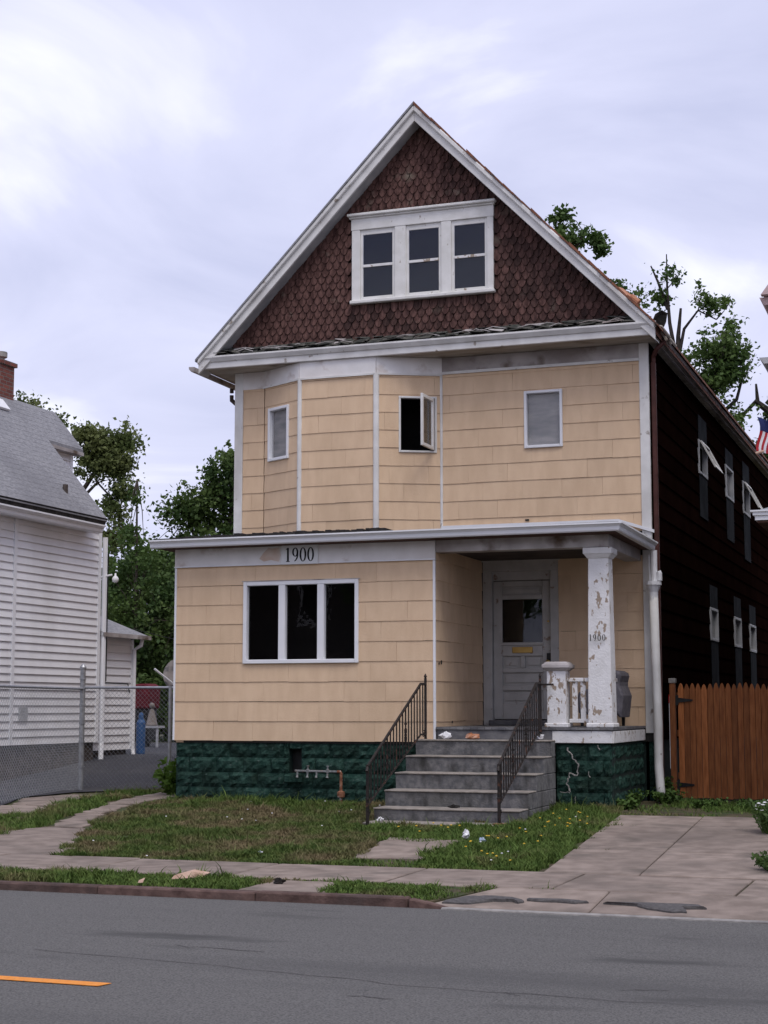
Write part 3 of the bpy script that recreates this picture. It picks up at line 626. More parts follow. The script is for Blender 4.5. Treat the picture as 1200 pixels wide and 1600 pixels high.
# porch floor, fascia, column, newel, rail
pf = MB().box(W + .01, 6.235, .02, 2.24, .10, .165).build('porch_floor', 'porchwood', house)
x = W + .015
while x < 6.25:
    MB().box(x, min(x + .092, 6.262), -.03 + random.uniform(-.006, .006), 2.235, .168, .2 + random.uniform(-.0015, .0015)).build('floor_board', 'porchwood', pf); x += .096
MB().box(5.46, 6.25, -.012, .018, .0, .155).build('porch_fascia', 'peel', house, bevel=.006)
MB().box(6.237, 6.26, .02, 2.2, .0, .152).build('porch_fascia', 'peel', house, bevel=.006)
MB().box(W + .03, 5.46, -.01, .04, .03, .16).build('porch_riser_board', 'porchwood', house)
colm = MB().taper(6.09, .16, .255, 2.40, .315, .265).build('porch_column', 'peel', house, bevel=.008)
MB().box(5.91, 6.27, -.02, .34, .20, .258).build('column_base', 'peel', colm, bevel=.012)
mb = MB(); mb.taper(6.09, .16, 2.385, 2.44, .285, .36); mb.box(5.90, 6.28, -.03, .35, 2.44, 2.525); mb.build('column_capital', 'peel', colm, bevel=.008)
FC = Frame((0, .0), (1, 0))
for ch, ox in zip('1900', (5.985, 6.04, 6.10, 6.16)): digit(ch, ox, 1.31, .085, FC, .0265 - .007, 'digitworn', colm, .004)
nw = MB().box(5.39, 5.64, .01, .26, .255, .93).build('newel_post', 'peel', house, bevel=.008)
MB().box(5.36, 5.67, -.02, .29, .2, .258).build('newel_base', 'peel', nw, bevel=.01)
mb = MB(); mb.box(5.335, 5.695, -.045, .315, .965, 1.015); mb.taper(5.515, .135, 1.015, 1.05, .34, .27); mb.taper(5.515, .135, .93, .965, .26, .34); mb.build('newel_cap', 'dirtywhite', nw, bevel=.008)
rl = MB().box(5.64, 5.94, .10, .18, .79, .84).build('porch_rail', 'peel', house, bevel=.006)
MB().box(5.66, 5.92, .11, .17, .26, .31).build('bottom_rail', 'peel', rl, bevel=.005)
for cx in (5.735, 5.845): MB().box(cx - .035, cx + .035, .125, .155, .31, .79).build('baluster', 'peel', rl, bevel=.004)
rl2 = MB().box(6.10, 6.18, .32, .72, .79, .84).build('porch_rail', 'dirtywhite', house, bevel=.006)
MB().box(6.11, 6.17, .33, .72, .26, .31).build('bottom_rail', 'dirtywhite', rl2)
for k in range(2): MB().box(6.125, 6.155, .44 + k * .13, .51 + k * .13, .31, .79).build('baluster', 'dirtywhite', rl2)

# porch beam, ceiling, roof, gutters
MB().box(W + .014, 6.24, -.01, .22, 2.53, 2.70).build('porch_beam', 'dirtywhite', house, bevel=.006)
MB().box(6.0, 6.235, .225, 2.24, 2.53, 2.70).build('porch_beam', 'dirtywhite', house, bevel=.006)
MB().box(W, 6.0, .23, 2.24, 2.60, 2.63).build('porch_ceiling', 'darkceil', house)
e = 2.745
pr = MB()
A_, B_, C_, D_, H_ = (-.24, -.30, e + .03), (6.42, -.30, e + .03), (6.44, 2.24, e + .02), (-.24, 2.24, 3.09), (5.92, 2.24, 3.12)
lowr = lambda p: (p[0], p[1], p[2] - .05)
pr.add([A_, B_, H_, D_, C_], [(0, 1, 2, 3), (1, 4, 2)]); pr.add([lowr(p) for p in (A_, B_, H_, D_, C_)], [(3, 2, 1, 0), (2, 4, 1)])
pr.add([A_, B_, lowr(B_), lowr(A_)], [(3, 2, 1, 0)]); pr.add([B_, C_, lowr(C_), lowr(B_)], [(3, 2, 1, 0)]); pr.add([A_, D_, lowr(D_), lowr(A_)], [(0, 1, 2, 3)])
prf = pr.build('porch_roof', 'blackroof', house)
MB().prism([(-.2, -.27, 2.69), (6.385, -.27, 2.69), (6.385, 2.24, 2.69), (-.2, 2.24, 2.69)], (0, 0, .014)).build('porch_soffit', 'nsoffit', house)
def gutter(name, path_, parent, m, prof, k=None):
    P = [Vector(p) for p in path_]; N = len(P); vs = []; fs = []; K = len(prof)
    dirs = [(P[i + 1] - P[i]).normalized() for i in range(N - 1)]
    for i in range(N):
        if i == 0: n_ = Vector((dirs[0].y, -dirs[0].x, 0)); sc = 1
        elif i == N - 1: n_ = Vector((dirs[-1].y, -dirs[-1].x, 0)); sc = 1
        else:
            a, b = Vector((dirs[i - 1].y, -dirs[i - 1].x, 0)), Vector((dirs[i].y, -dirs[i].x, 0)); n_ = (a + b).normalized(); sc = 1 / n_.dot(a)
        for (d, z) in prof: vs.append(P[i] + n_ * d * sc + Vector((0, 0, z)))
    for i in range(N - 1):
        for j in range(K): fs.append((i * K + j, (i + 1) * K + j, (i + 1) * K + (j + 1) % K, i * K + (j + 1) % K))
    fs += [tuple(range(K)), tuple(range((N - 1) * K, N * K))[::-1]]
    ob = MB().add(vs, fs).build(name, m, parent); return ob
kst = [(0, 0), (.06, 0), (.07, .015), (.075, .055), (.1, .085), (.115, .09), (.115, .11), (.1, .11), (.09, .1), (0, .1)]
gutter('porch_gutter', [(-.25, -.27, 2.69), (6.38, -.27, 2.70), (6.395, 2.12, 2.67)], prf, 'whitevinyl', kst)
# tar edge lumps above the gutter and white wall flashing
mb = MB(); x = -.24
while x < 3.2:
    w_ = random.uniform(.03, .09); hh = random.uniform(.045, .07) * (1 if x > .6 else .45 + .5 * max(0, x + .24)); mb.box(x, x + w_ * 1.05, -.26 + random.uniform(-.015, .015), .3, 2.78, 2.80 + hh); x += w_
mb.build('felt_edge', 'blackroof', prf)
F2.box(q := MB(), 3.26, 5.93, .024, .05, 3.095, 3.145); q.build('wall_flashing', 'whitevinyl', prf)
q = MB().prism([F2.at(5.93, .03, 3.145), F2.at(5.93, .03, 3.10), F2.at(6.44, .03, 2.93), F2.at(6.44, .03, 2.975)], F2.n * .02); q.build('wall_flashing', 'whitevinyl', prf)

# main body: side, left and back walls
siderows = 21
sidewins = [(4.5, 5.45, 4.42, 4.99, 5.43, 3.68, 1), (7.8, 8.85, 4.42, 5.03, 5.36, 3.62, 0), (10.35, 11.4, 4.40, 5.05, 5.47, 3.45, 1), (5.4, 6.3, 1.62, 2.18, 2.58, .55, 0), (8.5, 9.5, 1.62, 2.18, 2.58, .55, 0), (10.85, 11.85, 1.6, 2.15, 2.55, .55, 0)]
sh = [(a, b, z0, z1) for a, b, z0, z1, *_ in sidewins]
sw_ = wall(FS, 'side_wall', house, .0, YB - D2, -.02, 5.75, sh)
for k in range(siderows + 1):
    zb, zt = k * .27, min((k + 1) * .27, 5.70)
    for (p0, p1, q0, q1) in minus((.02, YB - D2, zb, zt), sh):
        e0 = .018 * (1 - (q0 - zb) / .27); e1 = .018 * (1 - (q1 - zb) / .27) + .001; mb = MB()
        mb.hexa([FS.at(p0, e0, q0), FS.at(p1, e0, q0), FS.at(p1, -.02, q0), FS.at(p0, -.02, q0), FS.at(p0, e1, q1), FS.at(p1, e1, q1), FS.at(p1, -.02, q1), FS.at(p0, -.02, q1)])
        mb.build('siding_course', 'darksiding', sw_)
for (a, b, z0, z1, zt, zl, op) in sidewins:
    FS.box(q := MB(), a, b, .019, .026, z1 + .01, zt); q.build('infill_panel', 'panelgrey', house)
    FS.box(q := MB(), a + .03, b - .03, .019, .026, zl, z0 - .01); q.build('infill_panel', 'panelgrey', house)
    w_ = window(FS, house, a, b, z0 - .01, z1 + .01, .05, proud=.035, m='sidetrim', pane=not op, back='curtain_sheen' if (not op and zt < 3) else None)
    if op:
        mb = MB(); hz = z1 - .01; L = z1 - z0 - .04; an = R(27)
        def sp(s_, t): return FS.at(s_, .04 + math.sin(an) * t, hz - math.cos(an) * t)
        for (s0_, s1_, t0, t1) in ((a + .04, a + .11, 0, L), (b - .11, b - .04, 0, L), (a + .11, b - .11, 0, .06), (a + .11, b - .11, L - .07, L)):
            mb.prism([sp(s0_, t0), sp(s1_, t0), sp(s1_, t1), sp(s0_, t1)], FS.n * .028)
        mb.build('open_sash', 'white', w_)
        MB().prism([sp(a + .10, .05), sp(b - .10, .05), sp(b - .10, L - .05), sp(a + .10, L - .05)], FS.n * .005).build('sash_glass', 'glass', w_)
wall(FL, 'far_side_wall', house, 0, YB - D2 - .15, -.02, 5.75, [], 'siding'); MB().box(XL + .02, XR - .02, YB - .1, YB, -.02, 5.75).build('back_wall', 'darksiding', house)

# roof, gable, rakes, cornice
AX, AZ = 3.02, 9.53; FXL, FXR = -.545, 6.60; FZ = 5.87
mL = (AZ - FZ) / (AX - FXL); mR = (AZ - FZ) / (FXR - AX)
def zr(x): return AZ - (AX - x) * mL if x < AX else AZ - (x - AX) * mR
Y0, YE = 1.70, YB + .3
def rakepoly(x0, x1, o0, o1, y):        # strip between two vertical offsets below the roof line, x0->x1
    return [(x0, y, zr(x0) - o0), (x1, y, zr(x1) - o0), (x1, y, zr(x1) - o1), (x0, y, zr(x0) - o1)]
rf = MB(); 
for x0, x1 in ((FXL, AX), (AX, FXR)): rf.prism(rakepoly(x0, x1, .02, .16, Y0 + .05), (0, YE - Y0 - .05, 0))
mroof = rf.build('main_roof', 'roof', house)
mb = MB(); mb.prism([(FXL - .03, Y0 - .06, zr(FXL) - .03), (AX, Y0 - .06, AZ + .02), (AX, Y0 - .06, AZ - .018), (FXL - .03, Y0 - .06, zr(FXL) - .068)], (0, YE - Y0 + .06, 0)); mb.build('roof_shingle_layer', 'lhroof', mroof)
n_ = 26
for k in range(n_):                     # right slope: torn shingle edges, uneven along the rake
    x0 = AX + (FXR + .05 - AX) * k / n_; x1 = AX + (FXR + .05 - AX) * (k + 1.06) / n_; o = random.uniform(-.012, .02); yy = Y0 - .06 + random.uniform(-.02, .03)
    MB().prism([(x0, yy, zr(x0) + .022 + o), (x1, yy, zr(x1) + .012 + o), (x1, yy, zr(x1) - .018), (x0, yy, zr(x0) - .018)], (0, 1.2, 0)).build('roof_shingle', 'roof', mroof)
MB().prism([(AX, 2.8, AZ + .02), (FXR + .05, 2.8, zr(FXR + .05) + .02), (FXR + .05, 2.8, zr(FXR + .05) - .018), (AX, 2.8, AZ - .018)], (0, YE - 2.8, 0)).build('roof_shingle_layer', 'roof', mroof)
for x0, x1 in ((FXL, AX), (AX, FXR)):
    nm = 'rake_board'
    MB().prism(rakepoly(x0, x1, .10, .26, Y0), (0, .045, 0)).build(nm, 'white', mroof, bevel=.006)
    MB().prism(rakepoly(x0, x1, .02, .115, Y0 - .045), (0, .085, 0)).build('rake_moulding', 'white', mroof, bevel=.012)
    MB().prism(rakepoly(x0, x1, .225, .245, Y0 + .046), (0, 2.0 - Y0 - .02, 0)).build('rake_soffit', 'sidetrim', mroof)
GY = 2.0
gw = MB().prism([(-.3, GY + .02, 5.85), (6.3, GY + .02, 5.85), (AX, GY + .02, 9.25)], (0, .1, 0)).build('gable_wall', 'shingleback', house)
gwin = (1.90, 4.175, 6.57, 7.97)
def scale_mesh():
    w, h = .115, .20; pr_ = [(-w / 2, h), (-w / 2, .085), (-w * .40, .045), (-w * .22, .012), (0, 0), (w * .22, .012), (w * .40, .045), (w / 2, .085), (w / 2, h)]
    n = len(pr_); v = [(x, -.042 + .036 * z / h, z) for x, z in pr_] + [(x, -.018 + .018 * z / h, z) for x, z in pr_]
    f = [tuple(range(n))] + [(i, n + i, n + (i + 1) % n, (i + 1) % n) for i in range(n)]
    me = bpy.data.meshes.new('wood_shingle'); me.from_pydata(v, [], f); me.update(); me.materials.append(M['shingle']); return me
SC = scale_mesh(); cells = []
row = 0; z = 5.98
while z < 9.3:
    x = -.4 + (.0625 if row % 2 else 0)
    while x < 6.5:
        top = z + .19
        if z < zr(x + .06) - .27 and z < zr(x - .06) - .27 and not (gwin[0] - .02 < x < gwin[1] + .02 and gwin[2] - .1 < z < gwin[3] - .07): cells.append((x, z))
        x += .125
    z += .107; row += 1
cells.sort(key=lambda c: -(c[0] * .35 - c[1] * .25))       # nearest to the viewpoint first
stuffmb = MB()
vv = [tuple(v.co) for v in SC.vertices]; ff = [tuple(p.vertices) for p in SC.polygons]
for i, (x, z) in enumerate(cells):
    if i < 300: shared('wood_shingle', SC, None, gw, (x + random.uniform(-.004, .004), GY, z + random.uniform(-.006, .006)), rot=(0, random.uniform(-.03, .03), 0))
    else: stuffmb.add([(a + x + random.uniform(-.003, .003), b + GY, c + z + random.uniform(-.006, .006)) for a, b, c in vv], ff)
rest = stuffmb.build('wood_shingle_field', 'shingle', gw); rest['kind'] = 'stuff'
# triple attic window
class AtticFrame(Frame):
    def at(s, a, d, z): return Frame.at(s, 10.525 - (10.525 - a) * .98864, d, .458 + (z - .458) * .98864)
FG = AtticFrame((0, GY), (1, 0)); z0, z1 = 6.68, 7.80
holes3 = [(2.00, 2.48), (2.75, 3.23), (3.48, 3.96)]
mb = MB(); FG.box(mb, 1.82, 4.09, -.02, -.012 + .02, 6.66, 8.0); mb.build('window_backing', 'room_shade', house)  # near-black sheet painted as the dark behind the attic panes
mb = MB()
for a0, a1 in ((1.82, 1.955), (2.525, 2.705), (3.275, 3.435), (4.0, 4.10)): FG.box(mb, a0, a1, .0, .055, 6.70, 7.82)
FG.box(mb, 1.81, 4.11, .0, .06, 7.82, 8.0); mb.build('attic_window_casing', 'oldwhite', house, bevel=.006)
mb = MB(); FG.box(mb, 1.78, 4.13, .0, .09, 8.0, 8.03); FG.box(mb, 1.76, 4.15, .0, .125, 8.03, 8.075); mb.build('attic_window_crown', 'oldwhite', house, bevel=.01)
FG.box(q := MB(), 1.80, 4.12, .0, .10, 6.645, 6.70); q.build('attic_window_sill', 'oldwhite', house, bevel=.01)
for (a0, a1), (s0, s1) in zip(((1.955, 2.525), (2.705, 3.275), (3.435, 4.0)), holes3):
    mb = MB(); FG.box(mb, a0, s0, .0, .03, 6.70, 7.82); FG.box(mb, s1, a1, .0, .03, 6.70, 7.82); FG.box(mb, s0, s1, .0, .03, 7.74, 7.82); FG.box(mb, s0, s1, .0, .034, 6.70, 6.755)
    wq = mb.build('window', 'oldwhite', house, bevel=.004)
    FG.box(q := MB(), s0, s1, .009, .036, 7.225, 7.265); q.build('meeting_rail', 'peel', wq)
    for c0, c1, dd in ((6.755, 7.225, .012), (7.265, 7.74, .018)): FG.box(q := MB(), s0, s1, dd, dd + .003, c0, c1); q.build('pane', 'oldglass', wq)

# cornice with pent roof
CY = 1.74
MB().box(FXL + .02, FXR - .03, CY, CY + .05, 5.70, 5.83).build('cornice_fascia', 'white', house, bevel=.006)
mb = MB(); mb.prism([(FXL - .02, CY, 5.80), (FXL - .02, CY - .02, 5.80), (FXL - .02, CY - .06, 5.86), (FXL - .02, CY - .06, 5.885), (FXL - .02, CY, 5.885)], (FXR - FXL + .03, 0, 0)); mb.build('cornice_moulding', 'white', house)
MB().box(FXL + .02, FXR - .03, CY + .052, D2 + .03, 5.703, 5.72).build('cornice_soffit', 'soffit', house)
for x0, x1 in ((XR + .01, FXR - .04), (FXL + .04, XL)): MB().box(x0, x1, D2 + .03, YB, 5.703, 5.72).build('eave_soffit', 'soffit', house)
pent = MB().prism([(FXL + .1, CY - .03, 5.888), (FXL + .1, 2.0, 6.03), (FXL + .1, 2.0, 5.88)], (FXR - FXL - .2, 0, 0)).build('pent_roof', 'pent', house)
x = FXL + .2                               # curled, torn asphalt tabs on the pent roof
while x < FXR - .25:
    w_ = random.uniform(.16, .34)
    for r_, (ya, za) in enumerate(((CY - .035, 5.895), (CY + .06, 5.945), (CY + .14, 5.99))):
        o = random.uniform(0, .1); lift = random.choice((0, .01, .02, .035, .05)); xa, xb = x + o, x + o + w_ * random.uniform(.7, 1.05)
        if xb > FXR - .2: continue
        l2 = random.choice((0, .01, .03)); ym = ya + random.uniform(-.03, .03)
        v = [(xa, ym, za + lift), (xb, ym + random.uniform(-.02, .02), za + l2), (xb, ya + .12, za + .065), (xa, ya + .12, za + .065)]
        MB().prism(v, (0, 0, .009)).build('curled_shingle', 'pent' if random.random() < .9 else 'dirtywhite', pent)
    x += w_
for k in range(26):                        # pale torn edges lying across it
    xa = random.uniform(FXL + .3, FXR - .5); L = random.uniform(.15, .45); ya = random.uniform(CY - .0, CY + .12); s_ = random.uniform(-.07, .07)
    MB().tube([(xa, ya, 5.93 + (ya - CY) * .5), (xa + L * .5, ya + s_ * .5 , 5.95 + (ya - CY + s_ * .5) * .5 + random.uniform(0, .03)), (xa + L, ya + s_, 5.93 + (ya + s_ - CY) * .5)], .006, 5).build('torn_strip', 'dirtywhite', pent)
# eaves along the side: worn fascia and gutter
MB().box(FXR - .10, FXR - .06, CY + .06, YE, 5.69, 5.80).build('side_fascia', 'dirtywhite', house, bevel=.004)
gutter('side_gutter', [(FXR - .07, 2.5, 5.735), (FXR - .07, YE, 5.735)], house, 'dirtywhite', [(0, 0), (.05, 0), (.075, .04), (.085, .075), (.078, .078), (0, .07)])
gutter('far_gutter', [(FXL + .0, YE, 5.63), (FXL + .0, 1.56, 5.63)], house, 'dirtywhite', [(0, 0), (.05, 0), (.09, .04), (.095, .08), (.085, .08), (0, .075)])
MB().tube([(FXL - .03, 3.0, 5.63), (FXL - .03, 3.0, 5.56)], .035, 8).build('gutter_outlet', 'lhfound', house)
MB().tube([(FXL - .03, 3.0, 5.52), (FXL - .03, 3.0, 5.44), (FXL + .04, 3.0, 5.38), (FXL + .12, 3.0, 5.36), (XL - .02, 3.0, 5.34)], .036, 8).build('gutter_elbow', 'lhfound', house)
MB().tube([(XL - .04, 3.0, 5.36), (XL - .04, 3.0, -.6)], .036, 8).build('downspout', 'browndown', house)
# brown downspout at the front right corner and its elbow
MB().box(6.42, 6.49, D2 + .03, D2 + .10, -.7, 5.42).build('downspout', 'browndown', house, bevel=.01)
MB().tube([(6.455, D2 + .07, 5.42), (6.455, D2 + .07, 5.50), (6.52, D2 + .0, 5.60), (6.60, D2 + .05, 5.70), (6.66, D2 + .12, 5.80)], .035, 7).build('downspout_elbow', 'browndown', house)
# torn roofing hanging at the corner
mb = MB()
for k in range(7):
    a = Vector((FXR - .02 + random.uniform(-.04, .06), 1.9 + k * .1, 5.86 - random.uniform(0, .05))); b = a + Vector((random.uniform(.02, .12), random.uniform(.1, .5), -random.uniform(.02, .16)))
    mb.prism([a, a + Vector((.03, .05, 0)), b + Vector((.02, .02, .02)), b], (0, .012, .02))
mb.build('torn_eave_wood', 'soffit', mroof)
mb = MB(); P0 = Vector((6.2, 2.35, zr(6.2) + .02)); mb.tube([P0 + Vector((-.16, .0, .12)), P0 + Vector((-.05, .0, .10)), P0 + Vector((.05, .0, .02))], [.05, .075, .06], 9); mb.prism([P0 + Vector((-.3, -.1, .28)), P0 + Vector((.0, -.1, .03)), P0 + Vector((.02, .3, .1)), P0 + Vector((-.25, .3, .34))], (0.012, 0, .014)); mb.build('rolled_roofing', 'terracotta', mroof)
mb = MB(); mb.prism([(6.46, 2.3, zr(6.46) + .02), (6.50, 2.3, 6.13), (6.58, 2.32, 6.18), (6.64, 2.4, 6.15), (6.60, 2.5, 6.04), (6.58, 2.4, 5.94)], (.02, .03, .01)); mb.build('roofing_flap', 'blackroof', mroof)

# white downspout from the porch gutter
ds = MB().tube([(6.44, 2.06, 2.05), (6.455, 2.06, 1.0), (6.47, 2.05, 0.2), (6.465, 2.05, -.35), (6.49, 2.0, -.62), (6.53, 1.94, -.9)], .062, 10).build('white_downspout', 'white', house, smooth=True)
MB().lathe((6.44, 2.06, 1.95), [(.06, 0), (.065, .12), (.10, .21), (.115, .22), (.115, .27), (.09, .272)], 12).build('funnel', 'whitevinyl', ds)
MB().tube([(6.46, 2.04, 2.66), (6.455, 2.05, 2.2)], .045, 8).build('drop_pipe', 'whitevinyl', ds)
MB().tube([(6.385, 2.08, 2.6), (6.40, 2.07, 2.18)], .02, 8).build('drop_pipe', 'whitevinyl', ds)
MB().tube([(6.53, 2.05, 2.23), (6.53, 2.05, 2.33), (6.515, 2.05, 2.36)], .038, 8).build('pipe_stub', 'whitevinyl', ds)

# ------------------------------------------------------------------ porch steps and railings
steps = empty('concrete_steps', (4.58, -1.2, -1.0)); tag(steps, 'weathered grey concrete steps climbing to the porch', 'steps')
SY = [-.2, -.6, -1.0, -1.4, -1.8, -2.22]; SZ = [.018, -.182, -.382, -.582, -.777, -.927]
for k in range(6):
    zb = SZ[k + 1] + .003 if k < 5 else -1.15
    x0, x1 = 3.66, 5.5
    if k == 5: x0, x1 = 3.68, 5.36
    mb = MB().hexa([(x0, SY[k], zb), (x1, SY[k], zb), (x1, -.012, zb), (x0, -.012, zb), (x0, SY[k] - .02, SZ[k]), (x1, SY[k] - .02, SZ[k]), (x1, -.012, SZ[k]), (x0, -.012, SZ[k])])
    st = mb.build('step', 'stepconc', steps, bevel=.008)
    yb = SY[k - 1] - .022 if k else -.012
    MB().box(x0 - .004, x1 + .004, SY[k] - .038, yb, SZ[k] + .001, SZ[k] + .022).build('tread', 'tread', st, bevel=.007)
def railing(X, ytop, ybot, zt, zb, label, bent):
    r = empty('iron_railing', (X, ybot, zb)); tag(r, label, 'railing', 'railings of the porch steps')
    HT, HB = .66, .62
    MB().box(X - .014, X + .014, ytop - .014, ytop + .014, zt, zt + .80).build('post', 'iron', r)
    MB().lathe((X, ytop, zt + .80), [(.012, 0), (.022, .02), (.012, .045), (.002, .06)], 8).build('finial', 'iron', r)
    MB().box(X - .016, X + .016, ybot - .016, ybot + .016, zb - .05, zb + .70).build('post', 'iron', r)
    MB().lathe((X, ybot, zb + .28), [(.012, 0), (.024, .01), (.024, .03), (.012, .04)], 8).build('collar', 'iron', r)
    topA, topB = (X, ytop, zt + .72), (X, ybot, zb + .68)
    brk = (X, ytop - .2, zt + .72)
    MB().tube([topA, brk, topB, (X, ybot - .03, zb + .62)], .019, 6).build('handrail', 'iron', r)
    lowA, lowB = (X, ytop, zt + .06), (X, ybot, zb + .22)
    lo1 = (X, ytop - .2, zt + .06)
    MB().tube([lowA, lo1, lowB], .013, 5).build('lower_rail', 'iron', r)
    n = 19
    for k in range(1, n):
        y = ytop + (ybot - ytop) * k / n
        def line(a, b, c, y):
            if y > b[1]: return a[2]
            t = (y - b[1]) / (c[1] - b[1]); return b[2] + (c[2] - b[2]) * t
        q0, q1 = line(lowA, lo1, lowB, y), line(topA, brk, topB, y)
        mb = MB()
        if k in (7, 13):
            mb.box(X - .008, X + .008, y - .008, y + .008, q0, q1); zc = (q0 + q1) / 2 - .05
            for s in (-1, 1):
                for dz in (-.05, .05): mb.tube([(X, y + s * .008, zc + dz - .045), (X, y + s * .04, zc + dz - .02), (X, y + s * .04, zc + dz + .02), (X, y + s * .008, zc + dz + .045)], .006, 5)
            for dz in (-.14, .0, .14): mb.box(X - .014, X + .014, y - .014, y + .014, zc + dz - .012, zc + dz + .012)
        else: mb.box(X - .007, X + .007, y - .007, y + .007, q0, q1)
        mb.build('baluster', 'iron', r)
    P = []
    for k in range(22):
        a = k * .42; rr = .055 - .002 * k; P.append((X, ytop - .085 + rr * math.cos(a), zt + .065 + .06 + rr * math.sin(a) - .06))
    MB().tube(P, .006, 5).build('scroll', 'iron', r)
    P = [(X, ybot + .05 + (.05 - .002 * k) * math.cos(k * .45), zb + .13 + (.05 - .002 * k) * math.sin(k * .45)) for k in range(20)]
    MB().tube(P, .006, 5).build('scroll', 'iron', r)
    return r
railing(3.78, -.15, -2.36, .045, -.92, 'black iron railing on the left of the porch steps against tan wall', 0)
r2 = railing(5.32, -.06, -2.08, .045, -.905, 'black iron railing on the right of the porch steps beside white newel post', 0)
MB().box(5.335, 5.50, -.075, -.055, .74, .765).build('wall_bracket', 'iron', r2)
MB().box(5.26, 5.40, -2.16, -1.98, -.91, -.89).build('rusty_foot_plate', 'rust', r2)

# porch chair
ch = empty('porch_armchair', (5.85, 1.6, .2)); tag(ch, 'grey upholstered armchair on the porch behind the white column', 'armchair')
mb = MB(); mb.box(5.5, 6.06, 1.40, 1.94, .38, .56); mb.build('seat', 'fabric', ch, bevel=.04)
mb = MB(); mb.prism([(5.98, 1.38, .40), (6.08, 1.38, .30), (6.12, 1.38, .62), (6.06, 1.38, .78), (6.10, 1.38, .92), (6.0, 1.38, .98), (5.92, 1.38, .9)], (0, .64, 0)); mb.build('backrest', 'fabric', ch, bevel=.03)
for y in (1.34, 1.92): MB().prism([(5.5, y, .36), (6.02, y, .36), (6.02, y, .74), (5.56, y, .70), (5.48, y, .64)], (0, .1, 0)).build('armrest', 'fabric', ch, bevel=.03)
for x_, y_ in ((5.54, 1.40), (5.54, 1.96), (6.0, 1.40), (6.0, 1.96)): MB().taper(x_, y_, .2, .38, .035, .05).build('leg', 'black', ch)

# gas/water manifold on the foundation
gp = empty('pipe_manifold', (2.25, -.08, -.84)); tag(gp, 'rusty pipe manifold with four taps on the green foundation', 'pipes')
MB().tube([(1.86, .0, -.40), (1.90, -.075, -.40), (2.50, -.075, -.405)], .017, 8).build('main_pipe', 'pipe', gp)
MB().tube([(2.50, -.075, -.405), (2.545, -.075, -.405), (2.555, -.075, -.43), (2.555, -.075, -.95)], .02, 8).build('riser_pipe', 'rust', gp)
MB().lathe((2.555, -.075, -.70), [(.02, -.05), (.05, -.04), (.055, 0), (.05, .03), (.02, .045)], 10).build('union_fitting', 'rust', gp)
for k, x_ in enumerate((1.92, 2.07, 2.20, 2.36)):
    mb = MB(); mb.tube([(x_, -.075, -.40), (x_, -.085, -.46), (x_, -.095, -.49)], [.016, .013, .02], 8)
    if k in (1, 3): mb.lathe((x_, -.075, -.40), [(.026, -.02), (.026, .02), (.012, .03), (.012, .06), (.02, .062), (.02, .075)], 8)
    mb.build('tap', 'pipe', gp)

# ------------------------------------------------------------------ litter
def crumple(name, c, r, m, label, cat, sq=(1, 1, .6), seed=1, group=None):
    rr = random.Random(seed); v = []; f = []; N, K = 7, 10
    for i in range(N):
        t = math.pi * i / (N - 1)
        for j in range(K):
            a = 2 * math.pi * j / K; q = r * rr.uniform(.35, 1.1); v.append((c[0] + q * math.sin(t) * math.cos(a) * sq[0], c[1] + q * math.sin(t) * math.sin(a) * sq[1], c[2] + (1 - math.cos(t)) * r * sq[2] * rr.uniform(.55, 1.0)))
    for i in range(N - 1):
        for j in range(K): f.append((i * K + j, i * K + (j + 1) % K, (i + 1) * K + (j + 1) % K, (i + 1) * K + j))
    return tag(MB().add(v, f).build(name, m), label, cat, group)
crumple('plastic_bag', (4.04, -.09, .04), .075, 'litterwhite', 'crumpled white bag at the top of the porch steps by the corner', 'litter', (1.3, .7, .8), 2)
crumple('paper_bag', (4.40, -.10, .04), .08, 'litterorange', 'orange and white food bag on the top porch step', 'litter', (1.5, .7, .6), 3)
crumple('plastic_bag', (5.32, -.085, .045), .05, 'litterwhite', 'small white scrap on the top step beside the newel', 'litter', (1.3, .8, .9), 4)
crumple('black_rag', (4.62, -1.62, -.755), .06, 'litterblack', 'black rag dropped on a lower concrete step', 'litter', (1.5, .8, .4), 5)
crumple('paper_cup', (5.40, -3.70, hgt(5.4, -3.7) + .04), .05, 'litterwhite', 'bright white cup lying in the grass right of the steps', 'litter', (1, 1, 1.1), 6)
crumple('plastic_scrap', (5.66, -3.95, hgt(5.6, -3.9) + .03), .045, 'litterblue', 'pale blue plastic scrap in the grass right of the white cup', 'litter', (1, 1, .8), 7)
crumple('plastic_scrap', (3.82, -2.02, -.905), .045, 'litterwhite', 'small white scrap on the lowest step by the left railing', 'litter', (1.3, 1, .7), 8)
crumple('paper_scrap', (3.7, -5.3, hgt(3, -5.3) + .03), .022, 'litterblue', 'tiny pale scrap in the dry lawn before the foundation', 'litter', (1.3, 1, .8), 9)
tb = MB(); tb.prism([(3.84, -7.55, -1.05), (4.10, -7.42, -1.035), (4.12, -7.40, -1.01), (3.98, -7.44, -.985), (3.86, -7.52, -1.02)], (.01, .06, .01)); tag(tb.build('broken_timber', 'timber'), 'pale broken piece of timber lying in the kerbside grass', 'timber')
tb = MB(); tb.prism([(3.66, -7.82, -1.06), (3.72, -7.84, -1.055), (3.70, -7.78, -1.04)], (.0, .02, .02)); tag(tb.build('wood_chip', 'timber'), 'small pale wood chip at the kerb edge left of the timber', 'timber')
crumple('black_bag', (4.84, -7.45, -1.07), .045, 'litterblack', 'small black bag on the concrete patch in the kerbside strip', 'litter', (1.5, .7, .7), 11)

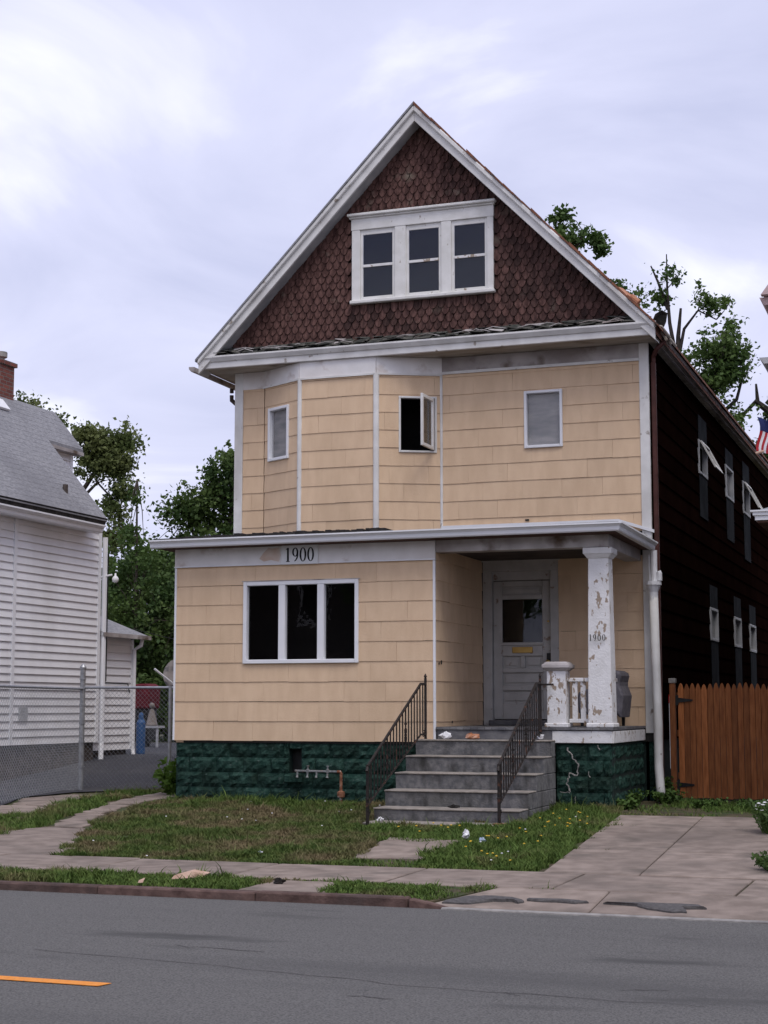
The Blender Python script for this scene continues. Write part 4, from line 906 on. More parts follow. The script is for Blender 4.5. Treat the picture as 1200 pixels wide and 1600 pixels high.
# ------------------------------------------------------------------ wooden gate
gate = empty('picket_gate', (7.4, 2.62, -.85)); tag(gate, 'reddish cedar picket gate with black hinges closing the driveway', 'gate')
MB().box(6.545, 6.625, 2.56, 2.66, -.95, .80).build('post', 'woodpost', gate, bevel=.006)
MB().box(6.535, 6.635, 2.55, 2.67, .80, .87).build('post_cap', 'concrete', gate, bevel=.008)
MB().box(6.538, 6.5445, 2.565, 2.575, -.4, .62).build('reflective_edge', 'litterwhite', gate)
MB().box(6.536, 6.5437, 2.56, 2.58, .52, .64).build('red_reflector', mat('red_reflector', (.4, .02, .015)), gate)
x = 6.66
k = 0
while x < 8.75:
    w_ = .079 + random.uniform(-.004, .004); zt = .80 + random.uniform(-.012, .012); zb = -.815 + random.uniform(-.01, .01); y = 2.60 + random.uniform(-.004, .004)
    pts = [(x, y, zb), (x + w_, y, zb), (x + w_, y, zt - .09), (x + w_ * .72, y, zt - .02), (x + w_ / 2, y, zt), (x + w_ * .28, y, zt - .02), (x, y, zt - .09)]
    MB().prism(pts, (0, .02, 0)).build('picket', 'wood', gate, bevel=.004); x += w_ + .004
for z in (-.55, .05, .58): MB().box(6.64, 8.75, 2.625, 2.665, z, z + .09).build('cross_rail', 'woodpost', gate)
for z in (.56, -.63):
    mb = MB(); mb.box(6.628, 6.668, 2.585, 2.598, z - .07, z + .07); mb.prism([(6.668, 2.585, z - .035), (6.668, 2.585, z + .035), (6.87, 2.585, z + .012), (6.87, 2.585, z - .012)], (0, .01, 0)); mb.build('strap_hinge', 'black', gate)

# ------------------------------------------------------------------ chain-link fence
fence = empty('chain_link_fence', (-2.9, 2.7, -.88)); tag(fence, 'galvanised chain-link fence round the dark lot beside the house', 'fence')
Pc = (-3.05, 2.70); Pl = (-1.75, -2.4); Pe = (-.17, 2.95)
def gz(p): return hgt(p[0], p[1])
def fpost(p, z1, r): return MB().tube([(p[0], p[1], gz(p) - .2), (p[0], p[1], z1)], r, 10).build('post', 'galv', fence)
pc = fpost(Pc, 1.08, .045); MB().lathe((Pc[0], Pc[1], 1.08), [(.05, 0), (.055, .03), (.03, .07), (.004, .085)], 10).build('post_cap', 'galv', pc)
for z in (.92, .76, .5, .2, -.1, -.5): MB().lathe((Pc[0], Pc[1], z), [(.05, -.012), (.054, -.012), (.054, .012), (.05, .012)], 10).build('tension_band', 'galv', pc)
fpost(Pl, .84, .03); Pm = (-1.52, 2.83); fpost(Pm, .80, .03)
MB().tube([(*Pc, .76), (*Pl, .75)], .021, 8).build('top_rail', 'galv', fence); MB().tube([(*Pc, .78), (*Pe, .77)], .021, 8).build('top_rail', 'galv', fence)
def linkmesh(a, b, ztop):
    a, b = Vector(a), Vector(b); L = (b - a).length; u = (b - a) / L; zb = max(gz(a), gz(b)) + .03; H = ztop - zb; p = .075; mb = MB(); r = .0022
    def pt(s, z): return (a.x + u.x * s, a.y + u.y * s, z)
    k = -int(H / p) - 1
    while k * p < L:
        for sg in (1, -1):
            s0, z0_, s1, z1_ = k * p, (zb if sg > 0 else ztop), k * p + H, (ztop if sg > 0 else zb)
            if s0 < 0: z0_ += sg * (0 - s0); s0 = 0
            if s1 > L: z1_ -= sg * (s1 - L); s1 = L
            if s1 - s0 > .02: mb.tube([pt(s0, z0_), pt(s1, z1_)], r, 3, False)
        k += 1
    return mb.build('wire_mesh', 'mesh', fence)
linkmesh(Pc, Pl, .75); linkmesh(Pc, Pe, .765)

# ------------------------------------------------------------------ white house on the left
lh = empty('white_house', (-6.6, 4, -.55)); tag(lh, 'white clapboard neighbour house with grey roof and brick chimney', 'house')
LX, LY0, LY1, LZ0, LZ1 = -5.0, -1.0, 6.58, -.19, 3.86
FW = Frame((LX, LY0), (0, 1)); c_ = .137
lw = wall(FW, 'side_wall', lh, 0, LY1 - LY0, LZ0, LZ1, [], 'lhsiding', d0=-.2, d1=-.03)
def boards(F, parent, s0, s1, z0, z1, m='lhsiding', c=c_):
    k = 0
    while z0 + k * c < z1 - .02:
        zb = z0 + k * c; zt = min(zb + c, z1); mb = MB()
        mb.hexa([F.at(s0, .026, zb), F.at(s1, .026, zb), F.at(s1, -.03, zb), F.at(s0, -.03, zb), F.at(s0, .0, zt), F.at(s1, .0, zt), F.at(s1, -.03, zt), F.at(s0, -.03, zt)])
        mb.build('siding_board', m, parent); k += 1
yj = 3.62 - LY0
boards(FW, lw, 0, yj - .05, LZ0, LZ1); boards(FW, lw, yj + .05, LY1 - LY0 - .08, LZ0, LZ1)
FW.box(q := MB(), yj - .045, yj + .045, -.02, .032, LZ0, LZ1); q.build('joint_strip', 'lhtrim', lh)
FW.box(q := MB(), LY1 - LY0 - .08, LY1 - LY0 + .02, -.1, .034, LZ0, LZ1); q.build('corner_post', 'lhtrim', lh)
MB().box(-8.2, LX, LY1 - .1, LY1, LZ0, 4.2).build('gable_end_wall', 'lhsiding', lh)
MB().box(-8.0, LX - .04, LY0, LY1 - .04, -1.0, LZ0).build('foundation', 'lhfound', lh)
FW.box(q := MB(), 4.85, 5.12, .016, .04, .22, .46); q.build('wall_hatch', 'sidetrim', lh); q = None
FW.box(q := MB(), 3.80, 4.0, -.02, .02, -.36, -.22); q.build('basement_vent', 'lhtrim', lh)
mm = 1.196; rx = lambda t: (-4.6 - t, 4.0 + mm * t)
ridge_t = 1.99
roofp = MB()
ex, ez = rx(0); jx, jz = rx(1.32); gx, gz_ = rx(ridge_t)
def rp(x, z, y): return (x, y, z)
roofp.prism([(ex, LY0, ez), (gx, LY0, gz_), (gx, LY0, gz_ - .12), (ex, LY0, ez - .06)], (0, 6.12 + .35 - LY0 - .35, 0))
roofp.prism([(jx, 6.12, jz), (gx, 6.12, gz_), (gx, 6.12, gz_ - .12), (jx, 6.12, jz - .06)], (0, 1.32, 0))
roofp.prism([(gx, LY0, gz_), (-8.6, LY0, 4.0), (-8.6, LY0, 3.92), (gx, LY0, gz_ - .12)], (0, 7.44 - LY0, 0))
lroof = roofp.build('roof', 'lhroof', lh)
kz = ez                                           # courses of roof tabs as thin steps
for k in range(1, 22):
    t = ridge_t * k / 22; x_, z_ = rx(t); y1 = 6.12 if t < 1.32 else 7.44
    MB().prism([(x_ + .001, LY0, z_ + .001), (x_ - .085, LY0, z_ + .1), (x_ - .085, LY0, z_ + .104), (x_ - .002, LY0, z_ + .007)], (0, y1 - LY0 - .002, 0)).build('shingle_course', 'lhroof', lroof)
MB().prism([(ex, LY0, ez - .004), (ex + .012, LY0, ez - .01), (ex - .05, LY0, ez - .14), (ex - .3, LY0, ez - .14)], (0, 6.12 - LY0, 0)).build('eave_edge', 'blackroof', lh)
MB().box(LX - .05, LX + .24, LY0, 6.05, LZ1 - .02, LZ1 + .02).build('eave_soffit', 'lhtrim', lh)
gutter('gutter', [(LX + .25, LY0, 3.72), (LX + .25, 6.10, 3.72)], lh, 'lhtrim', [(0, 0), (.06, 0), (.075, .02), (.08, .07), (.12, .11), (.15, .118), (.15, .145), (0, .14)])
MB().box(LX + .02, LX + .25, LY0, 6.08, 3.74, 3.86).build('eave_fascia', 'lhtrim', lh)
# rear wing
FRW = Frame((-6.08, 6.2), (0, 1)); rwg = wall(FRW, 'wing_wall', lh, 0, 1.05, 3.4, 5.55, [], 'lhsiding', d1=-.03); boards(FRW, rwg, 0, 1.0, 3.4, 5.5)
FRW.box(q := MB(), 1.0, 1.09, -.1, .025, 3.4, 5.5); q.build('corner_post', 'lhtrim', lh)
MB().box(-6.10, jx + .02, 6.14, 7.44, jz - .13, jz - .065).build('wing_fascia', 'dirtywhite', lh)
MB().box(-8.4, -6.22, 7.1, 7.2, 2.0, 5.6).build('wing_end_wall', 'lhsiding', lh)
chm = MB().box(-6.95, -6.55, 5.40, 5.86, 5.9, 6.98).build('chimney', 'brick', lh)
MB().box(-6.99, -6.51, 5.35, 5.91, 6.98, 7.06).build('chimney_cap', 'brick', chm); MB().lathe((-6.75, 5.66, 7.06), [(.09, 0), (.09, .08), (.14, .1), (.14, .2), (.11, .2)], 10).build('chimney_pot', 'concrete', chm)
MB().prism([(-6.5, 5.40, 6.20), (-6.32, 5.40, 5.98), (-6.32, 6.02, 5.98), (-6.55, 6.02, 6.26)], (.02, 0, .02)).build('chimney_flashing', 'lhfound', chm)
xv, zv = rx(.35); MB().tube([(xv, 5.18, zv - .05), (xv, 5.18, zv + .12)], .05, 8).build('roof_vent', 'lhfound', lh)
xs_, zs_ = rx(1.72); MB().prism([(xs_ + .06, 4.5, zs_ - .05), (xs_ - .12, 4.5, zs_ + .16), (xs_ - .12, 5.28, zs_ + .16), (xs_ + .06, 5.28, zs_ - .05)], (.03, 0, .03)).build('skylight', 'litterwhite', lh)
# annex
FA = Frame((-5.12, 6.62), (0, 1)); AL = 1.52; an = wall(FA, 'annex_wall', lh, 0, AL, -.36, 1.95, [], 'lhsiding', d1=-.03); boards(FA, an, 0, AL - .06, -.36, 1.85, c=.145)
FA.box(q := MB(), AL - .06, AL + .03, -.1, .03, -.36, 1.8); q.build('corner_post', 'lhtrim', lh)
MB().box(-8, -5.14, 6.62 + AL - .1, 6.62 + AL, -.36, 1.9).build('annex_end_wall', 'lhfound', lh)
MB().add([(-4.9, 6.6, 1.88), (-4.9, 8.42, 1.88), (-6.6, 7.0, 2.75), (-6.6, 6.6, 2.75), (-8, 8.42, 1.88), (-4.9, 6.6, 1.82), (-4.9, 8.42, 1.82), (-8, 8.42, 1.82), (-8, 6.6, 1.82)], [(0, 1, 2, 3), (1, 4, 2), (5, 8, 7, 6), (0, 5, 6, 1), (1, 6, 7, 4)]).build('annex_roof', 'lhroof', lh)
MB().box(-4.94, -4.85, 6.62, 8.45, 1.80, 1.88).build('annex_gutter', 'dirtywhite', lh)
MB().tube([(-4.92, 8.2, 1.80), (-4.95, 8.2, 1.68), (-5.06, 8.14, 1.60), (-5.06, 8.14, -.35), (-5.02, 8.1, -.5)], .04, 8).build('downspout', 'lhtrim', lh)
MB().tube([(-4.93, 6.66, 3.7), (-4.93, 6.66, -.2), (-4.90, 6.6, -.52)], .05, 8).build('downspout', 'lhtrim', lh)
MB().box(-7.4, -5.18, 6.6, 8.08, -1, -.36).build('annex_foundation', 'lhfound', lh)
MB().tube([(-4.87, 6.68, 3.4), (-4.87, 6.68, .95), (-5.05, 6.8, .93), (-5.08, 7.93, .92), (-5.08, 8.0, .75)], .012, 5).build('wall_cable', 'black', lh)
lamp = MB().tube([(-4.98, 6.62, 2.94), (-4.78, 6.68, 2.98)], .018, 6).build('yard_lamp_arm', 'lhtrim', lh)
MB().lathe((-4.72, 6.70, 2.88), [(.02, -.05), (.05, -.04), (.065, .02), (.045, .06), (.02, .08), (.015, .13)], 12).build('lamp_head', 'lhtrim', lamp, smooth=True)

# ------------------------------------------------------------------ yard things behind the fence
cyl = empty('blue_cylinder', (-4.85, 8.0, -.5)); tag(cyl, 'tall narrow blue cylinder standing beside the white annex', 'gas cylinder')
z0 = hgt(-4.85, 8) + .02
MB().lathe((-4.97, 8.3, z0), [(.085, 0), (.09, .03), (.09, .62), (.06, .68), (.03, .69)], 14).build('body', 'blue', cyl, smooth=False)
MB().lathe((-4.97, 8.3, z0 + .69), [(.05, 0), (.05, .08), (.03, .12), (.01, .13)], 12).build('cap', 'blue', cyl)
dsh = empty('satellite_dish', (-2.98, 6.0, -.5)); tag(dsh, 'faded round satellite dish behind the tan house corner', 'satellite dish')
def dish(c, n_, r):
    c = Vector(c); n_ = Vector(n_).normalized(); u = n_.orthogonal().normalized(); w = n_.cross(u); v = [c - n_ * .06]; f = []; K = 22
    for i in range(1, 5):
        for j in range(K): a = 2 * math.pi * j / K; q = r * i / 4; v.append(c + (u * math.cos(a) + w * math.sin(a)) * q + n_ * (.10 * (i / 4) ** 2 - .06))
    for j in range(K): f.append((0, 1 + j, 1 + (j + 1) % K))
    for i in range(3):
        for j in range(K): f.append((1 + i * K + j, 1 + (i + 1) * K + j, 1 + (i + 1) * K + (j + 1) % K, 1 + i * K + (j + 1) % K))
    ob = MB().add(v, f).build('reflector', 'dish', dsh, smooth=True); m_ = ob.modifiers.new('thick', 'SOLIDIFY'); m_.thickness = .012
dish((-2.95, 6.0, 1.05), (.25, -1, .25), .31)
MB().tube([(-2.9, 6.1, hgt(-2.9, 6.1)), (-2.95, 6.12, .95)], .03, 8).build('mast', 'galv', dsh); MB().tube([(-2.97, 6.0, .80), (-3.28, 5.62, 1.15)], .02, 6).build('feed_arm', 'lhtrim', dsh)
red = empty('covered_cart', (-8.0, 14.0, -.5)); tag(red, 'dark cart under a dark red cloth behind the fence', 'cart')
mb = MB(); mb.prism([(-8.3, 13.7, .42), (-7.68, 13.7, .42), (-7.66, 13.7, .95), (-7.8, 13.7, 1.02), (-8.15, 13.7, 1.0), (-8.32, 13.7, .92)], (0, .6, 0)); mb.build('red_cover', 'redcloth', red, bevel=.04)
MB().box(-8.26, -7.72, 13.75, 14.25, -.30, .43).build('body', 'black', red, bevel=.02)
for x_ in (-8.22, -7.76): MB().tube([(x_, 13.7, -.36), (x_, 13.78, -.36)], .12, 12).build('wheel', 'black', red)
orn = empty('garden_ornament', (-7.55, 13.4, -.05)); tag(orn, 'small pale bell-shaped garden ornament on a white bench behind the fence', 'ornament')
MB().lathe((-7.42, 13.4, .03), [(.15, 0), (.13, .04), (.07, .30), (.05, .36), (.03, .40)], 12).build('skirt', 'cream', orn, smooth=True); MB().lathe((-7.42, 13.4, .44), [(.02, -.02), (.06, .02), (.07, .06), (.05, .11), (.01, .13)], 10).build('head', 'cream', orn, smooth=True)
bn = empty('garden_bench', (-7.5, 13.4, -.45)); tag(bn, 'low white garden bench under the pale ornament', 'bench')
MB().box(-7.75, -7.18, 13.25, 13.6, -.02, .03).build('seat', 'sidetrim', bn)
for x_ in (-7.72, -7.22): MB().box(x_ - .025, x_ + .025, 13.28, 13.32, hgt(-7.4, 13.4), -.02).build('leg', 'sidetrim', bn)
cb = []
for k in range(9): t = k / 8; cb.append((-4.95 + t * 4.8, 7.9 - t * 1.0, 2.0 - .55 * t - .18 * math.sin(math.pi * t)))
tag(MB().tube(cb, .008, 5).build('overhead_cable', 'black'), 'thin cable sagging from the white annex to the tan house', 'cable')

# ------------------------------------------------------------------ neighbour on the right, flag
nb = empty('mauve_house', (12, 5, -.85)); tag(nb, 'neighbour house at the right edge with pink eaves and white porch roof', 'house')
MB().box(9.2, 15, .2, 15, -1, 5.5).build('wall', 'purple', nb); MB().box(8.62, 15, -.1, 15, 4.9, 5.6).build('upper_storey', 'purple', nb)
MB().prism([(8.27, -.25, 5.60), (9.9, -.25, 5.60), (9.9, -.25, 5.50), (8.33, -.25, 5.50)], (0, 12, 0)).build('eave', 'pinktrim', nb)
MB().prism([(8.32, -.3, 5.62), (9.9, -.3, 7.6), (15.5, -.3, 7.6), (15.5, -.3, 5.62)], (0, 12, 0)).build('roof', 'lhroof', nb)
MB().prism([(8.30, -.36, 5.61), (8.42, -.36, 5.61), (9.95, -.36, 7.66), (9.9, -.36, 7.74)], (0, .12, 0)).build('rake_board', 'pinktrim', nb)
MB().prism([(8.24, -.2, 4.84), (8.9, -.2, 4.84), (8.9, -.2, 4.76), (8.30, -.2, 4.76)], (0, 6, 0)).build('string_course', 'sidetrim', nb)
mb = MB(); mb.box(8.09, 9.3, -.04, 5, 2.86, 2.905); mb.box(8.06, 9.3, -.06, 5, 2.905, 2.925); mb.build('porch_gutter', 'whitevinyl', nb); MB().box(8.115, 9.3, -.02, 5, 2.80, 2.858).build('porch_fascia', 'whitevinyl', nb)
MB().prism([(8.16, 0, 2.93), (9.3, 0, 3.2), (9.3, 0, 2.93)], (0, 5, 0)).build('porch_roof', 'sidetrim', nb); MB().box(8.14, 9.3, .0, 5, 2.77, 2.798).build('porch_soffit', 'nsoffit', nb)
flg = empty('flag', (8.3, -.2, 3.7)); tag(flg, 'red, white and blue striped flag hanging at the right edge', 'flag')
def flag():
    n, k = 13, 10; red_m = mat('flag_red', (.45, .03, .04)); wm = M['litterwhite']; bm = mat('flag_blue', (.02, .03, .12))
    def P(i, j): u = i / n; v = j / k; return (8.20 + u * .42 + .03 * math.sin(v * 5), -.22 + .05 * math.sin(u * 9 + v), 4.05 - v * .42 + .03 * math.cos(u * 8) + .1 * (1 - u) * (v - 1) * 0)
    for i in range(n):
        vs_ = [P(i, 0), P(i + 1, 0)]; mb = MB()
        for j in range(k): mb.add([P(i, j), P(i + 1, j), P(i + 1, j + 1), P(i, j + 1)], [(0, 1, 2, 3)])
        ob = mb.build('stripe', red_m if i % 2 == 0 else wm, flg); s_ = ob.modifiers.new('t', 'SOLIDIFY'); s_.thickness = .003
    mb = MB()
    for i in range(7):
        for j in range(4):
            a = [Vector(P(i, j)), Vector(P(i + 1, j)), Vector(P(i + 1, j + 1)), Vector(P(i, j + 1))]; mb.add([p + Vector((0, -.006, 0)) for p in a], [(0, 1, 2, 3)])
    ob = mb.build('canton', bm, flg); s_ = ob.modifiers.new('t', 'SOLIDIFY'); s_.thickness = .003
    MB().tube([(8.17, -.22, 3.62), (8.62, -.18, 3.72), (9.2, .2, 3.9)], .018, 8).build('pole', 'timber', flg)
flag()

# ------------------------------------------------------------------ unseen far side of the street, added for reflections and to block low sky
tag(MB().box(-60, 80, -60, -18.52, -1.2, -1.03).build('added_far_pavement', 'walk'), kind='structure')  # unseen pavement added behind the viewpoint
def added_house(x, w, d, h, m, label):
    t = empty('added_street_house', (x, -38, -1.03)); tag(t, label, 'house', 'unseen houses added across the street'); F = Frame((x + w / 2, -34), (-1, 0))
    MB().box(x - w / 2, x + w / 2, -34 - d, -34, -1.03, h).build('wall', m, t)
    MB().prism([(x - w / 2 - .4, -33.6, h), (x + w / 2 + .4, -33.6, h), (x, -33.6, h + w * .48)], (0, -d - .8, 0)).build('roof', 'lhfound', t)
    for z in (.6, 3.5):
        for k in (.18, .5, .82):
            if z < 1 and k == .5: continue
            q = MB(); F.box(q, w * k - .55, w * k + .55, -.02, .05, z - .1, z + 1.6); wi = q.build('window', 'white', t); q = MB(); F.box(q, w * k - .45, w * k + .45, .05, .06, z, z + 1.5); q.build('pane', 'room_shade', wi)
    q = MB(); F.box(q, w * .5 - .5, w * .5 + .5, -.02, .04, -.9, 1.3); q.build('door', 'woodpost', t)
    q = MB(); F.box(q, .2, w - .2, .0, 2.0, 2.1, 2.3); q.build('porch_roof', 'lhfound', t)
    for k in (.3, w - .3):
        q = MB(); F.box(q, k - .1, k + .1, 1.7, 1.9, -1.03, 2.1); q.build('porch_post', 'white', t)
added_house(-15, 10, 11, 5.6, 'lhfound', 'unseen dark wooden house added across the street for pane reflections')
added_house(2.5, 7.5, 11, 5.8, 'brick', 'unseen red brick house added across the street for pane reflections')
added_house(14, 8, 11, 5.5, 'lhfound', 'unseen dark brown house added across the street for pane reflections')

# ------------------------------------------------------------------ grass and weeds
def inpoly(x, y, P):
    c = np.zeros(len(x), bool); n = len(P); j = n - 1
    for i in range(n):
        xi, yi = P[i]; xj, yj = P[j]
        m_ = ((yi > y) != (yj > y)) & (x < (xj - xi) * (y - yi) / (yj - yi + 1e-12) + xi); c ^= m_; j = i
    return c
HV = np.vectorize(hgt)
def vnoise(x, y, s, seed):
    r = np.random.default_rng(seed); g = r.random((64, 64)); u, v = x / s + 31.7, y / s + 31.7
    i, j = np.floor(u).astype(int) % 64, np.floor(v).astype(int) % 64; a, b = u - np.floor(u), v - np.floor(v); a = a * a * (3 - 2 * a); b = b * b * (3 - 2 * b)
    return g[i, j] * (1 - a) * (1 - b) + g[(i + 1) % 64, j] * a * (1 - b) + g[i, (j + 1) % 64] * (1 - a) * b + g[(i + 1) % 64, (j + 1) % 64] * a * b
def grass(name, poly, dens, h, m, label, wid=.005, holes=(), edge=.05, lean=1.2, bare=.0, cat='grass'):
    P = np.array(poly); lo, hi = P.min(0), P.max(0); n = int((hi[0] - lo[0]) * (hi[1] - lo[1]) * dens)
    x = rng.uniform(lo[0], hi[0], n); y = rng.uniform(lo[1], hi[1], n)
    jx, jy = (vnoise(x, y, .22, 3) - .5) * 2 * edge, (vnoise(x, y, .22, 4) - .5) * 2 * edge
    k = inpoly(x + jx * 2, y + jy * 2, poly)
    for q in holes: k &= ~inpoly(x + jx, y + jy, q)
    den = vnoise(x, y, .35, 5) * .6 + vnoise(x, y, 1.1, 6) * .4; k &= rng.random(n) < np.clip((den - bare) * 3.2, .04 if bare > .3 else .12, 1)
    x, y = x[k], y[k]; n = len(x); clump = vnoise(x, y, .13, 8) * .7 + vnoise(x, y, .5, 9) * .5
    hh = h * .78 * (.22 + 1.3 * clump ** 1.7) * rng.uniform(.4, 1.1, n) * np.where(rng.random(n) < .03, 1.9, 1); a = rng.uniform(0, 2 * np.pi, n); w = wid * rng.uniform(.6, 1.5, n)
    dx, dy = np.cos(a), np.sin(a); b = rng.uniform(0, 2 * np.pi, n); ln = lean * hh * rng.random(n) ** .7
    z = np.maximum(HV(x, y), -1.1); v = np.empty((n, 5, 3))
    v[:, 0] = np.stack([x - dx * w, y - dy * w, z], 1); v[:, 1] = np.stack([x + dx * w, y + dy * w, z], 1)
    mx, my = x + np.cos(b) * ln * .35, y + np.sin(b) * ln * .35
    v[:, 2] = np.stack([mx + dx * w * .8, my + dy * w * .8, z + hh * .6], 1); v[:, 3] = np.stack([mx - dx * w * .8, my - dy * w * .8, z + hh * .6], 1)
    v[:, 4] = np.stack([x + np.cos(b) * ln, y + np.sin(b) * ln, z + hh], 1)
    i0 = np.arange(n)[:, None] * 5
    f = np.concatenate([i0 + np.array([[0, 1, 2]]), i0 + np.array([[0, 2, 3]]), i0 + np.array([[3, 2, 4]])])
    return tag(raw(name, v.reshape(-1, 3), f, m), label, cat, kind='stuff')
lawnP = [(a_, b_ * .94) for a_, b_ in [(1.62, -6.2), (1.1, -4.75), (.55, -3.2), (.1, -1.9), (-.1, -.6), (-.15, .0), (.05, .04), (3.6, .04), (3.62, -2.3), (4.5, -3.8), (4.72, -5.55), (5.0, -6.22), (4.2, -6.3), (3.0, -6.3)]]
grass('lawn_grass', lawnP, 7000, .08, 'grass_lawn', 'dry patchy lawn before the green foundation', edge=.09, bare=.12)
grass('lawn_edge_grass', [(.05, .04), (3.6, .04), (3.6, -.7), (.05, -.5)], 2600, .12, 'grass_green', 'taller green grass along the foundation wall', edge=.12)
grass('side_grass', [(5.45, -5.88), (6.78, -5.88), (6.50, -.9), (6.35, .1), (6.2, .1), (5.5, .05), (5.5, -2.2), (3.7, -2.4), (4.5, -3.7), (5.35, -3.7), (5.38, -5.3)], 5200, .09, 'grass_green', 'green weedy grass between porch steps and driveway', holes=[[(3.7, -2.24), (5.5, -2.24), (5.5, 0), (3.7, 0)]], bare=.03)
grass('entry_grass', [(4.4, -2.3), (5.5, -2.3), (5.5, -5.86), (4.7, -5.86), (4.7, -5.4), (5.35, -5.3), (5.25, -4.4), (4.95, -3.9), (4.4, -3.8)], 1700, .08, 'grass_green', 'grass growing over the entry slab edge', bare=.22)
grass('verge_grass', [(-6, -7.86), (4.6, -7.86), (4.75, -7.2), (4.75, -7.1), (-6, -7.1)], 4600, .07, 'grass_green', 'green grass strip between kerb and sidewalk on the left', edge=.05, holes=[[(-6, -7.84), (-6, -8), (1, -8), (1, -7.84)]])
grass('verge_grass', [(5.38, -7.86), (6.32, -7.9), (6.5, -7.55), (6.72, -7.18), (6.70, -7.08), (5.3, -7.1), (5.25, -7.3)], 5200, .07, 'grass_green', 'green grass tuft of the strip beside the driveway apron', edge=.05)
grass('verge_grass', [(4.7, -7.24), (5.3, -7.24), (5.3, -7.1), (4.7, -7.1)], 2600, .06, 'grass_green', 'thin grass between the concrete patch and sidewalk', edge=.03)
grass('path_grass', [(-.45, -6.0), (.1, -3.75), (-.4, -2.2), (-.65, -.75), (-.95, .7), (-1.1, 1.95), (-.2, 2.2), (-.2, .4), (-.1, -.8), (-.2, 3), (-1.3, 3.3), (-1.9, 2.1), (-1.55, .9), (-1.1, -1.5), (-.9, -2.3), (-1.6, -3.2), (-1.8, -6.0)], 3400, .10, 'grass_green', 'grass band between the broken path and the dark lot', edge=.08)
grass('drive_weeds', [(6.4, .6), (6.45, -.9), (7.4, -.80), (8.6, -.7), (8.6, 2.4), (6.7, 2.4)], 1300, .075, 'grass_green', 'weeds between driveway slabs and the cedar gate', edge=.2, bare=.40)
grass('crack_weeds', [(6.62, -2.05), (6.98, -2.02), (6.98, -1.9), (6.62, -1.92)], 2600, .06, 'grass_green', 'weeds in the upper driveway joint', edge=.05)
grass('crack_weeds', [(6.95, -4.25), (7.15, -4.22), (7.15, -4.1), (6.95, -4.12)], 2600, .06, 'grass_green', 'weeds in the lower driveway joint', edge=.05)
grass('apron_weeds', [(7.0, -7.2), (7.25, -7.2), (7.25, -7.12), (7.0, -7.12)], 1600, .05, 'grass_green', 'sparse weeds in the joint above the apron', edge=.03)
grass('step_weeds', [(4.95, -1.84), (5.08, -1.84), (5.08, -1.78), (4.95, -1.78)], 9000, .05, 'grass_green', 'small tuft growing on a concrete step', edge=.01)
for o_ in bpy.data.objects:
    if o_.name.startswith('step_weeds'): o_.location.z += -.905 - hgt(5, -1.8)
def dots(name, pts, r, m, label, zt=.1):
    mb = MB()
    for (x_, y_) in pts:
        mb.lathe((x_, y_, hgt(x_, y_) + zt * random.uniform(.6, 1.1)), [(r * .2, -r * .5), (r, 0), (r * .7, r * .4), (r * .1, r * .5)], 6)
    return tag(mb.build(name, m), label, 'flowers', kind='stuff')
dots('dandelion_heads', [(random.uniform(5.55, 6.5), random.uniform(-5.6, -1.0)) for _ in range(34)] + [(random.uniform(4.5, 5.3), random.uniform(-3.4, -2.5)) for _ in range(8)], .014, 'yellow', 'yellow dandelions in the grass by the steps')
dots('pale_specks', [(random.uniform(.6, 4.2), random.uniform(-6.0, -.3)) for _ in range(16)] + [(random.uniform(5.6, 6.5), random.uniform(-5.6, -1.5)) for _ in range(7)], .012, 'litterwhite', 'scattered pale paper specks in the lawn', .08)

# ------------------------------------------------------------------ leaves and trees
def leafquads(C, n_each, spread, size, flat=.5):
    """C: clump centres (k,3) -> folded leaf quads scattered round them"""
    C = np.asarray(C, float); k = len(C); cnt = np.maximum(4, (n_each * rng.uniform(.35, 1.5, k)).astype(int)); c = np.repeat(C, cnt, 0); n = len(c)
    sp = np.repeat(spread * rng.uniform(.55, 1.5, k), cnt)[:, None]
    d = rng.normal(0, .55, (n, 3)) * np.array([1, 1, .75]); p = c + d * sp
    nrm = rng.normal(0, 1, (n, 3)) + np.array([0, 0, .8]); nrm /= np.linalg.norm(nrm, axis=1)[:, None]
    u = np.cross(nrm, rng.normal(0, 1, (n, 3))); u /= np.linalg.norm(u, axis=1)[:, None] + 1e-9; w = np.cross(nrm, u)
    s = size * rng.uniform(.55, 1.4, (n, 1)); v = np.empty((n, 4, 3))
    v[:, 0] = p - u * s * .6; v[:, 1] = p + w * s * .45 + nrm * s * .12; v[:, 2] = p + u * s * .7; v[:, 3] = p - w * s * .45 + nrm * s * .12
    i0 = np.arange(n)[:, None] * 4; f = np.concatenate([i0 + np.array([[0, 1, 2]]), i0 + np.array([[0, 2, 3]])])
    return v.reshape(-1, 3), f
TW = []
def clumps(lobes, per):
    out = []; sh = []; TW.clear()
    for (cx, cy, cz, rx_, ry_, rz_) in lobes:
        vol = max(4, int(per * (rx_ * ry_ * rz_) ** .66))
        for i in range(vol):
            d = rng.normal(0, 1, 3); d /= np.linalg.norm(d); r = rng.uniform(.2, 1.0) ** .6 * rng.uniform(.8, 1.15); p = np.array((cx + d[0] * rx_ * r, cy + d[1] * ry_ * r, cz + d[2] * rz_ * r)); out.append(p)
            if i % 4 == 0 and r > .7:                 # leafy shoot growing outwards and up
                g = d * .6 + np.array([0, 0, .7]) + rng.normal(0, .25, 3); g /= np.linalg.norm(g); L = rng.uniform(.25, .75)
                for t in (.3, .6, .9): sh.append(p + g * L * t)
                TW.append((p, p + g * L * .95))
    return np.array(out), np.array(sh)
